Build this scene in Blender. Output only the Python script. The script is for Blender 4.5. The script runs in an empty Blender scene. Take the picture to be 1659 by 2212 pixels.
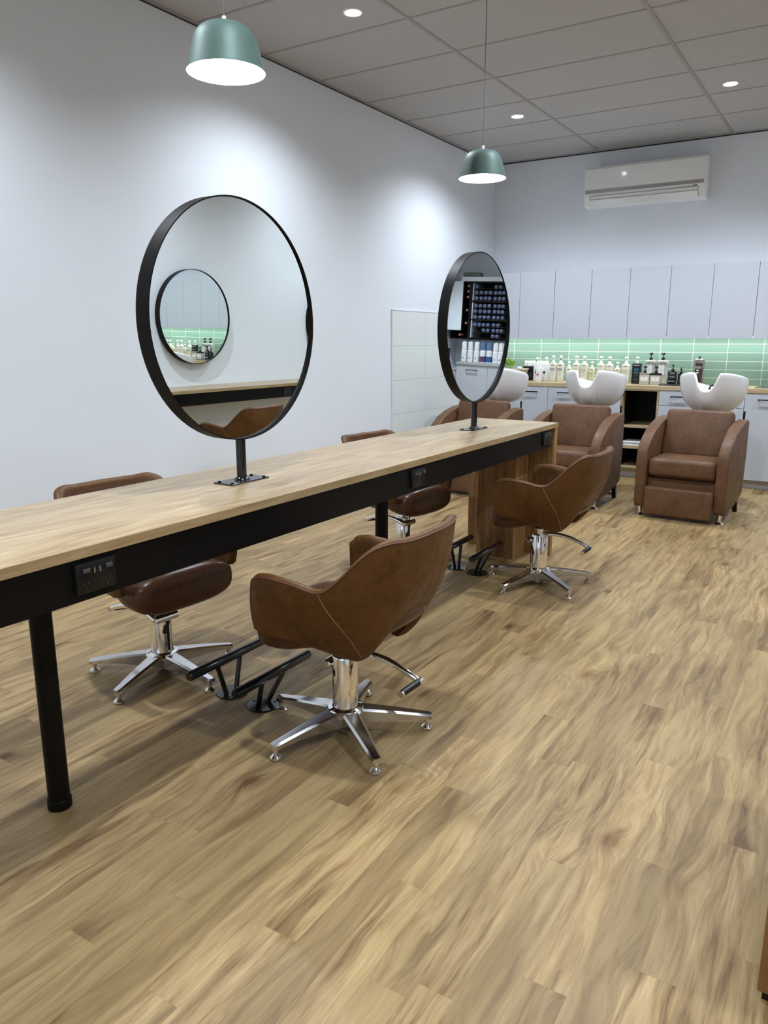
import bpy, bmesh, math, random
from mathutils import Vector, Matrix, noise
random.seed(7)
scn = bpy.context.scene
COL = scn.collection
PI = math.pi
R = math.radians

# ------------------------------------------------------------------ helpers
def link(o):
    COL.objects.link(o); return o

def obj(name, bm, mat, parent=None, smooth=True, sharp=35):
    me = bpy.data.meshes.new(name)
    bmesh.ops.recalc_face_normals(bm, faces=bm.faces)
    bm.to_mesh(me); bm.free()
    if mat: me.materials.append(mat)
    if smooth:
        for p in me.polygons: p.use_smooth = True
        try: me.set_sharp_from_angle(angle=R(sharp))
        except Exception: pass
    o = link(bpy.data.objects.new(name, me))
    if parent: o.parent = parent
    return o

def tag(o, label=None, cat=None, group=None, kind=None):
    if label: o['label'] = label
    if cat: o['category'] = cat
    if group: o['group'] = group
    if kind: o['kind'] = kind
    return o

def thing(name, label, cat, loc=(0,0,0), rz=0.0, group=None):
    o = link(bpy.data.objects.new(name, None))
    o.empty_display_size = 0.05
    o.location = loc; o.rotation_euler = (0,0,rz)
    return tag(o, label, cat, group)

def struct(name, bm, mat, smooth=False):
    o = obj(name, bm, mat, None, smooth); o['kind'] = 'structure'; return o

def copy_tree(o, parent=None):
    c = o.copy(); link(c); c.parent = parent
    for ch in [x for x in bpy.data.objects if x.parent == o and x.name in keep]:
        copy_tree(ch, c)
    return c
keep = set()
def children_index():
    d = {}
    for x in bpy.data.objects:
        if x.parent: d.setdefault(x.parent.name, []).append(x)
    return d
def dup(root, loc, rz=None, label=None, group=None):
    idx = children_index()
    def rec(o, par):
        c = o.copy(); link(c); c.parent = par
        for ch in idx.get(o.name, []): rec(ch, c)
        return c
    r = rec(root, None)
    r.location = loc
    if rz is not None: r.rotation_euler = (0,0,rz)
    if label: r['label'] = label
    if group: r['group'] = group
    return r

def new(): return bmesh.new()

def box(bm, x0,x1,y0,y1,z0,z1, bev=0.0, seg=2, M=None):
    vs = [bm.verts.new((x,y,z)) for x in (x0,x1) for y in (y0,y1) for z in (z0,z1)]
    idx = [(0,1,3,2),(4,6,7,5),(0,4,5,1),(2,3,7,6),(0,2,6,4),(1,5,7,3)]
    fs = [bm.faces.new([vs[i] for i in f]) for f in idx]
    if bev > 0:
        es = list({e for f in fs for e in f.edges})
        r = bmesh.ops.bevel(bm, geom=es, offset=bev, segments=seg, profile=0.5, affect='EDGES')
        vs = list({v for f in r['faces'] for v in f.verts} | {v for v in vs if v.is_valid})
    if M is not None: bmesh.ops.transform(bm, matrix=M, verts=[v for v in vs if v.is_valid])
    return vs

def tube(bm, pts, r, n=10, caps=True, closed=False):
    """round tube along points; r scalar or list"""
    pts = [Vector(p) for p in pts]; m = len(pts)
    rs = r if isinstance(r,(list,tuple)) else [r]*m
    rings = []; prev = None
    for i,p in enumerate(pts):
        if closed: t = pts[(i+1)%m]-pts[i-1]
        else: t = pts[min(i+1,m-1)]-pts[max(i-1,0)]
        t.normalize()
        if prev is None:
            a = Vector((0,0,1)) if abs(t.z)<.9 else Vector((1,0,0))
            u = t.cross(a).normalized()
        else:
            u = (prev - t*prev.dot(t)).normalized()
        prev = u; w = t.cross(u)
        rings.append([bm.verts.new(p+(u*math.cos(2*PI*k/n)+w*math.sin(2*PI*k/n))*rs[i]) for k in range(n)])
    lim = m if closed else m-1
    for i in range(lim):
        A,B = rings[i], rings[(i+1)%m]
        for k in range(n): bm.faces.new((A[k],A[(k+1)%n],B[(k+1)%n],B[k]))
    if caps and not closed:
        bm.faces.new(rings[0][::-1]); bm.faces.new(rings[-1])
    return rings

def lathe(bm, prof, n=32, c=(0,0,0), sx=1.0, sy=1.0, cap0=True, cap1=True, M=None):
    rings=[]; vs=[]
    for (r,z) in prof:
        ring=[bm.verts.new((c[0]+r*sx*math.cos(2*PI*k/n), c[1]+r*sy*math.sin(2*PI*k/n), c[2]+z)) for k in range(n)]
        rings.append(ring); vs+=ring
    for A,B in zip(rings,rings[1:]):
        for k in range(n): bm.faces.new((A[k],A[(k+1)%n],B[(k+1)%n],B[k]))
    if cap0: bm.faces.new(rings[0][::-1])
    if cap1: bm.faces.new(rings[-1])
    if M is not None: bmesh.ops.transform(bm, matrix=M, verts=vs)
    return rings

def cr(P, t):
    """Catmull-Rom through list of tuples, t in 0..len-1"""
    n=len(P); i=min(int(t),n-2); f=t-i
    p0=P[max(i-1,0)];p1=P[i];p2=P[i+1];p3=P[min(i+2,n-1)]
    return tuple(.5*((2*b)+(-a+c)*f+(2*a-5*b+4*c-d)*f*f+(-a+3*b-3*c+d)*f**3) for a,b,c,d in zip(p0,p1,p2,p3))

def prism(bm, poly, axis, a0, a1, bev=0.0, seg=3):
    """extrude 2-D polygon along axis ('x': poly=(y,z), 'y': poly=(x,z), 'z': poly=(x,y))"""
    def P(p,a):
        return {'x':(a,p[0],p[1]),'y':(p[0],a,p[1]),'z':(p[0],p[1],a)}[axis]
    A=[bm.verts.new(P(p,a0)) for p in poly]; B=[bm.verts.new(P(p,a1)) for p in poly]
    f0=bm.faces.new(A); f1=bm.faces.new(B[::-1])
    n=len(poly)
    for k in range(n): bm.faces.new((A[k],A[(k+1)%n],B[(k+1)%n],B[k]))
    if bev>0:
        es=list(set(f0.edges)|set(f1.edges))
        bmesh.ops.bevel(bm, geom=es, offset=bev, segments=seg, profile=.5, affect='EDGES')

# ------------------------------------------------------------------ materials
def mat(name, color, rough=.5, metal=0.0, spec=.5, coat=0.0, emit=None, estr=0.0, trans=0.0, ior=1.45):
    m = bpy.data.materials.new(name); m.use_nodes = True
    b = m.node_tree.nodes['Principled BSDF']
    b.inputs['Base Color'].default_value = (*color,1)
    b.inputs['Roughness'].default_value = rough
    b.inputs['Metallic'].default_value = metal
    b.inputs['Specular IOR Level'].default_value = spec
    b.inputs['Coat Weight'].default_value = coat
    b.inputs['IOR'].default_value = ior
    b.inputs['Transmission Weight'].default_value = trans
    if emit:
        b.inputs['Emission Color'].default_value = (*emit,1)
        b.inputs['Emission Strength'].default_value = estr
    return m
class N:
    def __init__(s, m): s.t=m.node_tree; s.b=s.t.nodes['Principled BSDF']
    def add(s, typ, **kw):
        n=s.t.nodes.new(typ)
        for k,v in kw.items(): setattr(n,k,v)
        return n
    def l(s,a,b): s.t.links.new(a,b)
    def math(s, op, a, b=None, c=None):
        n=s.add('ShaderNodeMath', operation=op)
        for i,v in enumerate((a,b,c)):
            if v is None: continue
            if isinstance(v,(int,float)): n.inputs[i].default_value=v
            else: s.l(v,n.inputs[i])
        return n.outputs[0]
    def ramp(s, fac, stops):
        n=s.add('ShaderNodeValToRGB'); s.l(fac,n.inputs[0]); e=n.color_ramp.elements
        while len(e)<len(stops): e.new(.5)
        for i,(p,c) in enumerate(stops):
            e[i].position=p; e[i].color=(*c,1) if len(c)==3 else c
        return n.outputs[0]
    def mix(s, fac, a, b, mode='MIX'):
        n=s.add('ShaderNodeMix', data_type='RGBA', blend_type=mode)
        if isinstance(fac,(int,float)): n.inputs[0].default_value=fac
        else: s.l(fac,n.inputs[0])
        for i,v in ((6,a),(7,b)):
            if isinstance(v,tuple): n.inputs[i].default_value=(*v,1)
            else: s.l(v,n.inputs[i])
        return n.outputs[2]
    def noise(s, vec, scale, detail=4, rough=.55, dist=0.0):
        n=s.add('ShaderNodeTexNoise'); s.l(vec,n.inputs['Vector'])
        n.inputs['Scale'].default_value=scale; n.inputs['Detail'].default_value=detail
        n.inputs['Roughness'].default_value=rough; n.inputs['Distortion'].default_value=dist
        return n.outputs['Fac']
    def bump(s, h, strength=.2, dist=.01):
        n=s.add('ShaderNodeBump'); n.inputs['Strength'].default_value=strength; n.inputs['Distance'].default_value=dist
        s.l(h,n.inputs['Height']); s.l(n.outputs[0],s.b.inputs['Normal'])
    def obj(s):
        return s.add('ShaderNodeTexCoord').outputs['Object']
    def world(s):
        return s.add('ShaderNodeNewGeometry').outputs['Position']
    def mapv(s, v, scale=(1,1,1), loc=(0,0,0)):
        n=s.add('ShaderNodeMapping'); s.l(v,n.inputs[0]); n.inputs['Scale'].default_value=scale; n.inputs['Location'].default_value=loc
        return n.outputs[0]
    def sep(s,v):
        n=s.add('ShaderNodeSeparateXYZ'); s.l(v,n.inputs[0]); return n.outputs
    def comb(s,x,y,z):
        n=s.add('ShaderNodeCombineXYZ')
        for i,v in enumerate((x,y,z)):
            if isinstance(v,(int,float)): n.inputs[i].default_value=v
            else: s.l(v,n.inputs[i])
        return n.outputs[0]
    def rand(s, v):
        n=s.add('ShaderNodeTexWhiteNoise', noise_dimensions='3D'); s.l(v,n.inputs['Vector']); return n.outputs['Value'], n.outputs['Color']

def wall_mat():
    m=mat('wall_paint',(.79,.83,.885),.55,spec=.3); n=N(m)
    n.bump(n.noise(n.world(),260,3),.04,.002); return m
def ceil_mat():
    m=mat('ceiling_tile',(.62,.59,.56),.9,spec=.1); n=N(m)
    f=n.noise(n.world(),180,3)
    c=n.ramp(f,[(.3,(.47,.46,.455)),(.7,(.54,.53,.525))]); n.l(c,n.b.inputs['Base Color'])
    n.bump(f,.15,.003); return m

def wood_planks():
    m=mat('timber_look_planks',(.5,.36,.2),.42,spec=.4); n=N(m)
    x,y,z=n.sep(n.world())
    W,L=.094,1.02
    xr=n.math('DIVIDE',x,W); row=n.math('FLOOR',xr)
    r1,_=n.rand(n.comb(row,3.3,1.7))
    yo=n.math('ADD',n.math('DIVIDE',y,L),n.math('MULTIPLY',r1,7.31))
    cell=n.math('FLOOR',yo)
    rv,rc=n.rand(n.comb(row,cell,5.1))
    rs=n.sep(rc)
    # grain vector: stretched along Y, shifted for every plank
    gx=n.math('ADD',x,n.math('MULTIPLY',rs[0],37.0)); gy=n.math('ADD',y,n.math('MULTIPLY',rs[1],53.0))
    v=n.comb(gx,n.math('MULTIPLY',gy,.16),n.math('MULTIPLY',rs[2],11.0))
    # low-frequency warp gives cathedral figures
    wv=n.comb(n.math('MULTIPLY',gx,1.0),n.math('MULTIPLY',gy,.42),0.0)
    warp=n.noise(wv,5.5,2,.5)
    vo=n.add('ShaderNodeTexVoronoi'); vo.inputs['Scale'].default_value=1.0; vo.inputs['Randomness'].default_value=1.0
    n.l(n.comb(n.math('MULTIPLY',n.math('ADD',gx,n.math('MULTIPLY',warp,.05)),3.9),n.math('MULTIPLY',gy,2.4),0.0),vo.inputs['Vector'])
    ks=n.sep(vo.outputs['Color']); has=n.math('GREATER_THAN',ks[0],.25)
    kw=n.math('MULTIPLY',n.math('POWER',n.math('MAXIMUM',n.math('SUBTRACT',1.0,n.math('MULTIPLY',vo.outputs['Distance'],2.2)),0.0),2.0),n.math('MULTIPLY',has,.060))
    gx2=n.math('ADD',gx,kw)
    v2=n.comb(n.math('ADD',gx2,n.math('MULTIPLY',warp,.075)),n.math('MULTIPLY',gy,.075),0.0)
    bands=n.noise(v2,34,7,.66,.35)
    fine=n.noise(n.comb(gx2,n.math('MULTIPLY',gy,.022),0.0),170,5,.7)
    broad=n.noise(n.comb(n.math('ADD',gx,n.math('MULTIPLY',warp,.09)),n.math('MULTIPLY',gy,.13),3.0),13,4,.6,.4)
    figs=n.math('SINE',n.math('MULTIPLY',n.math('ADD',gx2,n.math('MULTIPLY',warp,.42)),230.0))
    c=n.ramp(bands,[(.32,(.125,.068,.028)),(.41,(.230,.148,.066)),(.51,(.325,.223,.104)),(.72,(.435,.313,.157))])
    c2=n.ramp(broad,[(.34,(.50,.43,.37)),(.43,(.80,.76,.72)),(.50,(1.0,1.0,1.0)),(.72,(1.13,1.12,1.09))])
    c=n.mix(1.0,c,c2,'MULTIPLY')
    figmask=n.ramp(n.noise(n.comb(gx,n.math('MULTIPLY',gy,.3),9.0),6,2),[(.54,(0,0,0)),(.64,(1,1,1))])
    fg=n.ramp(figs,[(.0,(.80,.77,.73)),(.8,(1.06,1.06,1.06))])
    c=n.mix(n.math('MULTIPLY',figmask,.75),c,n.mix(1.0,c,fg,'MULTIPLY'))
    c=n.mix(.6,c,n.mix(1.0,c,n.ramp(fine,[(.36,(.56,.50,.44)),(.44,(.90,.89,.87)),(.56,(1.03,1.03,1.02)),(.68,(1.18,1.18,1.16))]),'MULTIPLY'))
    kn=n.ramp(n.math('ADD',vo.outputs['Distance'],n.math('MULTIPLY',n.noise(v,45,4),.13)),[(.095,(.22,.12,.06)),(.13,(.45,.33,.24)),(.18,(.76,.70,.64)),(.27,(1,1,1))])
    # plank tone
    c=n.mix(n.math('MULTIPLY',rs[2],.50),c,(.300,.212,.098))
    tone=n.ramp(rv,[(0,(.78,.755,.73)),(.25,(.95,.94,.93)),(.6,(1.02,1.02,1.01)),(1,(1.13,1.12,1.10))])
    c=n.mix(1.0,c,tone,'MULTIPLY')
    c=n.mix(has,c,n.mix(1.0,c,kn,'MULTIPLY'))
    # joints
    fx=n.math('FRACT',xr); fy=n.math('FRACT',yo)
    jx=n.math('MINIMUM',fx,n.math('SUBTRACT',1.0,fx)); jy=n.math('MINIMUM',fy,n.math('SUBTRACT',1.0,fy))
    jj=n.math('MINIMUM',n.math('MULTIPLY',jx,W),n.math('MULTIPLY',jy,L))
    gap=n.ramp(n.math('MULTIPLY',jj,100.0),[(.03,(.82,.80,.77)),(.08,(1,1,1))])
    c=n.mix(1.0,c,gap,'MULTIPLY')
    n.l(c,n.b.inputs['Base Color'])
    n.l(n.ramp(bands,[(.2,(.50,.50,.50)),(.8,(.38,.38,.38))]),n.b.inputs['Roughness'])
    n.bump(n.math('ADD',n.math('MULTIPLY',fine,.3),n.sep(gap)[0]),.12,.002)
    return m

def laminate(name, lo, mid, hi, axis='y', rough=.38, seed=0.0):
    m=mat(name,mid,rough,spec=.4); n=N(m)
    x,y,z=n.sep(n.world())
    k=.09
    def st(a,b): return n.math('MULTIPLY',a,b)
    def vec(kk, w=None):
        a,b,c=(st(x,kk) if axis=='x' else x),(st(y,kk) if axis=='y' else y),(st(z,kk) if axis=='z' else z)
        return a,b,c
    a,b,c_=vec(.30)
    warp=n.noise(n.comb(n.math('ADD',a,seed),b,c_),6,2)
    a,b,c_=vec(k)
    wx=n.math('MULTIPLY',warp,.10)
    if axis=='x': v=n.comb(a,n.math('ADD',b,wx),n.math('ADD',c_,wx))
    elif axis=='z': v=n.comb(n.math('ADD',a,wx),n.math('ADD',b,wx),c_)
    else: v=n.comb(n.math('ADD',a,wx),b,n.math('ADD',c_,wx))
    f=n.noise(v,34,5,.6,.35)
    a,b,c_=vec(.03)
    fine=n.noise(n.comb(a,b,c_),210,3,.6)
    c=n.ramp(f,[(.25,lo),(.48,mid),(.72,hi)])
    c=n.mix(.4,c,n.mix(1.0,c,n.ramp(fine,[(.3,(.72,.68,.63)),(.7,(1.1,1.1,1.1))]),'MULTIPLY'))
    n.l(c,n.b.inputs['Base Color']); n.bump(fine,.05,.001)
    return m

def leather(name, lo, hi, rough=.42, bump=.18, coat=0.0):
    m=mat(name,hi,rough,spec=.33,coat=coat); n=N(m)
    v=n.obj()
    a=n.noise(v,9,6,.65,.5); b=n.noise(v,38,4,.6)
    f=n.math('ADD',n.math('MULTIPLY',a,.65),n.math('MULTIPLY',b,.35))
    c=n.ramp(f,[(.36,lo),(.64,hi)]); n.l(c,n.b.inputs['Base Color'])
    vo=n.add('ShaderNodeTexVoronoi'); vo.inputs['Scale'].default_value=240; n.l(v,vo.inputs['Vector'])
    n.bump(n.math('ADD',n.math('MULTIPLY',vo.outputs['Distance'],.6),n.math('MULTIPLY',b,1.2)),bump,.0015)
    n.l(n.ramp(b,[(.3,(rough+.08,)*3),(.7,(rough-.08,)*3)]),n.b.inputs['Roughness'])
    return m

def tile_mat(name, base, grout, W, H, axis, ox, oz, gw=.003, rough=.12, var=.04, spec=.5):
    m=mat(name,base,rough,spec=spec); n=N(m)
    x,y,z=n.sep(n.world()); u=x if axis=='x' else y
    uu=n.math('DIVIDE',n.math('SUBTRACT',u,ox),W); vv=n.math('DIVIDE',n.math('SUBTRACT',z,oz),H)
    fu=n.math('FRACT',uu); fv=n.math('FRACT',vv)
    ju=n.math('MULTIPLY',n.math('MINIMUM',fu,n.math('SUBTRACT',1.0,fu)),W)
    jv=n.math('MULTIPLY',n.math('MINIMUM',fv,n.math('SUBTRACT',1.0,fv)),H)
    j=n.math('GREATER_THAN',n.math('MINIMUM',ju,jv),gw/2)
    rv,_=n.rand(n.comb(n.math('FLOOR',uu),n.math('FLOOR',vv),2.0))
    tone=n.ramp(rv,[(0,(1-var,)*3),(1,(1+var,)*3)])
    c=n.mix(j,grout,n.mix(1.0,base,tone,'MULTIPLY')); n.l(c,n.b.inputs['Base Color'])
    n.l(n.mix(j,(.7,.7,.7),(rough,rough,rough)),n.b.inputs['Roughness'])
    n.bump(j,.35,.0015)
    return m

M_wall=wall_mat(); M_ceil=ceil_mat()
M_tee=mat('ceiling_tee',(.36,.35,.34),.6)
M_gap=mat('shadow_gap',(.03,.03,.035),.8)
M_floor=wood_planks()
M_top=laminate('bench_laminate',(.245,.16,.085),(.39,.285,.165),(.52,.405,.255),'y',.30)
M_edge=laminate('bench_edge_laminate',(.25,.165,.075),(.35,.245,.12),(.43,.315,.18),'y',.45,3.0)
M_ped=laminate('pedestal_timber',(.15,.075,.028),(.30,.165,.065),(.44,.27,.12),'z',.45,1.0)
M_ctr=laminate('counter_laminate',(.40,.30,.16),(.52,.40,.235),(.60,.48,.30),'x',.4,2.0)
M_black=mat('black_powder_coat',(.0035,.003,.0025),.48,spec=.18)
M_blackgloss=mat('black_gloss_steel',(.008,.008,.009),.13,spec=.6)
M_blackplast=mat('black_plastic',(.006,.006,.006),.3,spec=.4)
M_chrome=mat('polished_chrome',(.86,.86,.86),.06,metal=1.0)
M_alu=mat('polished_aluminium',(.66,.66,.67),.16,metal=1.0)
M_glass=mat('mirror_glass',(.90,.94,.92),.0,metal=1.0)
M_lea=leather('tan_leather',(.074,.029,.006),(.130,.056,.015),.46,.12)
M_leain=leather('tan_leather_inner',(.080,.034,.017),(.090,.040,.020),.30,.02)
M_lea2=leather('brown_wash_chair_leather',(.092,.043,.021),(.155,.078,.040),.48)
M_pipe=mat('leather_piping',(.13,.052,.030),.35)
M_seam=mat('seam_thread',(.40,.23,.11),.6)
M_white=mat('white_gloss_cabinet',(.56,.585,.64),.18,spec=.4)
M_whitem=mat('white_matt_board',(.70,.71,.75),.5)
M_kick=mat('kickboard',(.55,.55,.58),.4)
M_dark=mat('dark_cabinet_inside',(.006,.005,.005),.6)
M_porc=mat('basin_ceramic',(.86,.86,.87),.10,spec=.55,coat=.3)
M_ac=mat('ac_plastic',(.86,.86,.85),.08)
M_acs=mat('ac_grey_strip',(.36,.35,.35),.3,metal=.3)
M_acd=mat('ac_dark_line',(.16,.17,.18),.5)
M_green=mat('sage_green_metal',(.085,.132,.116),.52,metal=.15,spec=.28)
M_shadein=mat('shade_white_inside',(.95,.95,.95),.5)
M_cord=mat('grey_cord',(.10,.13,.15),.6)
M_capw=mat('white_cap',(.85,.86,.88),.35)
M_bulb=mat('lamp_glow',(1,1,1),.5,emit=(1,.985,.96),estr=42.0)
M_dl=mat('downlight_glow',(1,1,1),.5,emit=(1,.99,.98),estr=55.0)
M_led=mat('led_glow',(1,1,1),.5,emit=(.95,1,.97),estr=14.0)
M_ring=mat('downlight_ring',(.85,.85,.85),.4)
M_gt=tile_mat('green_tiles',(.215,.345,.285),(.66,.72,.66),.3105,.0805,'x',-3.330,.8825,.0045,.14,.06)
M_wt=tile_mat('white_wall_tiles',(.76,.79,.79),(.45,.47,.48),.600,.306,'y',5.893,1.577-.306*6,.0035,.035,.015)
M_cream=mat('cream_bottle',(.78,.75,.62),.3); M_creamy=mat('yellow_cream_bottle',(.74,.69,.48),.3)
M_creamp=mat('pink_cream_bottle',(.72,.64,.54),.3)
M_wb=mat('white_bottle',(.82,.82,.84),.3); M_wp=mat('white_pump',(.88,.90,.90),.3)
M_clear=mat('frosted_collar',(.55,.62,.60),.25)
M_bk=mat('black_bottle',(.012,.013,.015),.25); M_gb=mat('grey_bottle',(.47,.47,.45),.28)
M_sq=mat('beige_square_bottle',(.50,.48,.42),.2)
M_lab=mat('white_label',(.85,.85,.85),.5)
def ink(n_,c): return mat('ink_'+n_,c,.6)
I_lav=ink('lavender',(.20,.17,.30)); I_gold=ink('gold',(.42,.32,.10)); I_pink=ink('pink',(.45,.16,.26)); I_teal=ink('teal',(.10,.25,.25))
I_blue=ink('bright_teal',(.03,.35,.48)); I_dk=ink('dark',(.05,.05,.06)); I_red=ink('red',(.50,.13,.14)); I_grey=ink('grey',(.35,.35,.36)); I_w=ink('white',(.8,.8,.8)); I_navy=ink('navy',(.01,.014,.04))
M_basket=None
M_leaf=mat('fresh_green_leaf',(.30,.50,.075),.45)
M_steel=mat('sink_steel',(.6,.6,.6),.25,metal=1.0)

# ------------------------------------------------------------------ room
XL,XR=-3.62,1.5
YF,YB=-3.4,8.01
ZC=3.153
YA=10.2           # back of the colour bar alcove
XA=-.50           # end of the main back wall
bm=new(); box(bm,XL-.15,XR+.15,YF-.15,YA+.15,-.12,0); struct('floor',bm,M_floor)
bm=new(); box(bm,XL-.15,XR+.15,YF-.15,YB+.12,ZC,ZC+.1); struct('ceiling',bm,M_ceil)
bm=new(); box(bm,XL-.15,XL,YF-.15,YB+.12,0,ZC); struct('wall_left',bm,M_wall)
bm=new(); box(bm,XR,XR+.15,YF-.15,YA+.15,0,ZC); struct('wall_right',bm,M_wall)
WX0,WX1,WZ0,WZ1=-2.9,.9,.12,2.55
bm=new(); box(bm,XL,WX0,YF-.15,YF,0,ZC); box(bm,WX1,XR,YF-.15,YF,0,ZC); box(bm,WX0,WX1,YF-.15,YF,WZ1,ZC); box(bm,WX0,WX1,YF-.15,YF,0,WZ0); struct('wall_front',bm,M_wall)
M_pane=mat('shopfront_glass',(1,1,1),0.0,trans=1.0,ior=1.01)
bm=new(); box(bm,WX0,WX1,YF-.09,YF-.084,WZ0,WZ1); w_=struct('window_1',bm,M_pane)
bm=new()
for x in (WX0,-1.65,-.38,WX1-.05): box(bm,x,x+.05,YF-.12,YF-.05,WZ0,WZ1)
box(bm,WX0,WX1,YF-.12,YF-.05,WZ0,WZ0+.05); box(bm,WX0,WX1,YF-.12,YF-.05,WZ1-.05,WZ1); o=obj('window_frame',bm,M_black,w_,False)
l=bpy.data.lights.new('window_portal','AREA'); l.shape='RECTANGLE'; l.size=WX1-WX0; l.size_y=WZ1-WZ0; l.cycles.is_portal=True
lo=link(bpy.data.objects.new('window_portal',l)); lo.location=((WX0+WX1)/2,YF-.2,(WZ0+WZ1)/2); lo.rotation_euler=(R(90),0,0)
bm=new(); box(bm,XL,XA,YB,YB+.12,0,ZC); struct('wall_back',bm,M_wall)
bm=new(); box(bm,XA-.12,XA,YB+.12,YA,0,2.36); struct('wall_alcove_side',bm,M_wall)
bm=new(); box(bm,XA-.12,XR,YA,YA+.12,0,2.36); struct('wall_alcove_back',bm,M_wall)
bm=new(); box(bm,XA,XR,YB,YB+.12,2.36,ZC); struct('wall_alcove_header',bm,M_wall)
bm=new(); box(bm,XA-.12,XR,YB+.12,YA+.12,2.36,2.44); struct('ceiling_alcove',bm,M_wall)
# grid tees of the suspended ceiling
TX=[-2.517,-1.294,-.071,1.152]; TY=[7.33-.6115*k for k in range(0,18)]
bm=new()
for x in TX: box(bm,x-.012,x+.012,YF,YB,ZC-.004,ZC+.001)
for y in TY:
    if y>YF: box(bm,XL,XR,y-.009,y+.009,ZC-.003,ZC+.001)
struct('trim_1',bm,M_tee)
bm=new()
box(bm,XL,XL+.022,YF,YB,ZC-.010,ZC); box(bm,XR-.022,XR,YF,YB,ZC-.010,ZC); box(bm,XL,XA,YB-.022,YB,ZC-.010,ZC); box(bm,XL,XR,YF,YF+.022,ZC-.010,ZC)
struct('trim_2',bm,M_tee)
bm=new(); box(bm,XL+.001,XL+.004,YF,YB,ZC-.017,ZC-.010); box(bm,XL,XA,YB-.004,YB-.001,ZC-.020,ZC-.010); struct('shadow_line_strip',bm,M_gap)  # dark-coloured strips stand in for the shadow line below the perimeter angles
# tiled panels
bm=new(); box(bm,XL,XL+.010,5.893,YB,0,1.577,.001,1); t=struct('wall_left_tiles',bm,M_wt)
bm=new(); box(bm,XL+.0,XL+.012,5.886,5.893,0,1.584); box(bm,XL,XL+.012,5.886,YB,1.577,1.584); struct('trim_4',bm,M_whitem)
bm=new(); box(bm,XL+.012,XA-.01,YB-.009,YB,.895,1.345); struct('wall_back_tiles',bm,M_gt)

# ------------------------------------------------------------------ ceiling lights
def downlight(x,y,z,label,group='recessed ceiling downlights'):
    t=thing('downlight',label,'light',(x,y,z),0,group)
    bm=new()
    prof=[(.046,-.001),(.047,-.006),(.056,-.007),(.060,-.003),(.060,0)]
    lathe(bm,prof,32,cap0=False,cap1=False); obj('trim_ring',bm,M_ring,t)
    bm=new(); lathe(bm,[(.0465,-.0045),(.0465,-.002)],32); obj('lens',bm,M_dl,t)
    l=bpy.data.lights.new('downlight_beam','SPOT'); l.energy=EN; l.spot_size=R(142); l.spot_blend=.75; l.shadow_soft_size=.045; l.color=(.89,.98,1.08)
    lo=link(bpy.data.objects.new('downlight_beam',l)); lo.location=(0,0,-.012); lo.parent=t
    return t
EN=164.0
names={( -2.74,6.47):'round white downlight lit above the far left ceiling panels, right of the far pendant',
       (-2.74,4.03):'round white downlight lit at the top edge, between the two green pendants',
       (-1.10,6.52):'round white downlight lit near the right edge, above the air conditioner'}
for x in (-2.74,-1.10,.54):
    for y in (6.47 if x<-2 else 6.52,4.03,1.60,-.84):
        lab=names.get((x,y),'round white recessed downlight, one of those outside the photo')
        downlight(x,y,ZC,lab,'recessed ceiling downlights' if (x,y) in names else 'downlights beyond the frame')
EN=62.0
for x,y in ((.5,8.9),(1.1,8.9)): downlight(x,y,2.36,'round white recessed downlight in the colour bar alcove','alcove downlights')

# pendants
def pendant():
    t=thing('pendant_light','','light',(-1.84,1.988,0))
    z0=2.150
    prof=[(.1245,0),(.1165,.030),(.1085,.060),(.101,.086),(.094,.104),(.084,.118),(.070,.128),(.050,.1345),(.028,.1375),(.008,.138)]
    bm=new(); n=48
    lathe(bm,[(r,z0+z) for r,z in prof],n,cap0=False,cap1=True)
    obj('shade',bm,M_green,t)
    bm=new(); inner=[(.1235,.0003)]+[(r-.003,z-.0025 if z>.02 else z) for r,z in prof[1:]]
    lathe(bm,[(.1247,z0+.0),(.1235,z0-.0008)]+[(r,z0+z) for r,z in inner[1:]],n,cap0=False,cap1=True)
    obj('shade_lining',bm,M_shadein,t)
    bm=new(); lathe(bm,[(.006,z0+.160),(.0075,z0+.150),(.009,z0+.137)],20); obj('cord_grip',bm,M_capw,t)
    bm=new(); tube(bm,[(0,0,z0+.158),(0,0,ZC-.02)],.0022,8); obj('cord',bm,M_cord,t)
    bm=new(); lathe(bm,[(.05,ZC-.022),(.05,ZC)],32); obj('ceiling_rose',bm,M_capw,t)
    bm=new(); lathe(bm,[(.004,z0+.015),(.03,z0+.022),(.043,z0+.045),(.038,z0+.07),(.02,z0+.09),(.014,z0+.12)],24); obj('bulb',bm,M_bulb,t)
    return t
p1=pendant(); p1['label']='near sage green metal pendant lamp, lit, hanging above the first round mirror'; p1['group']='green pendant lamps over the bench'
p2=dup(p1,(-1.84,3.903,0),0,'far sage green metal pendant lamp, lit, hanging above the second round mirror')

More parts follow.
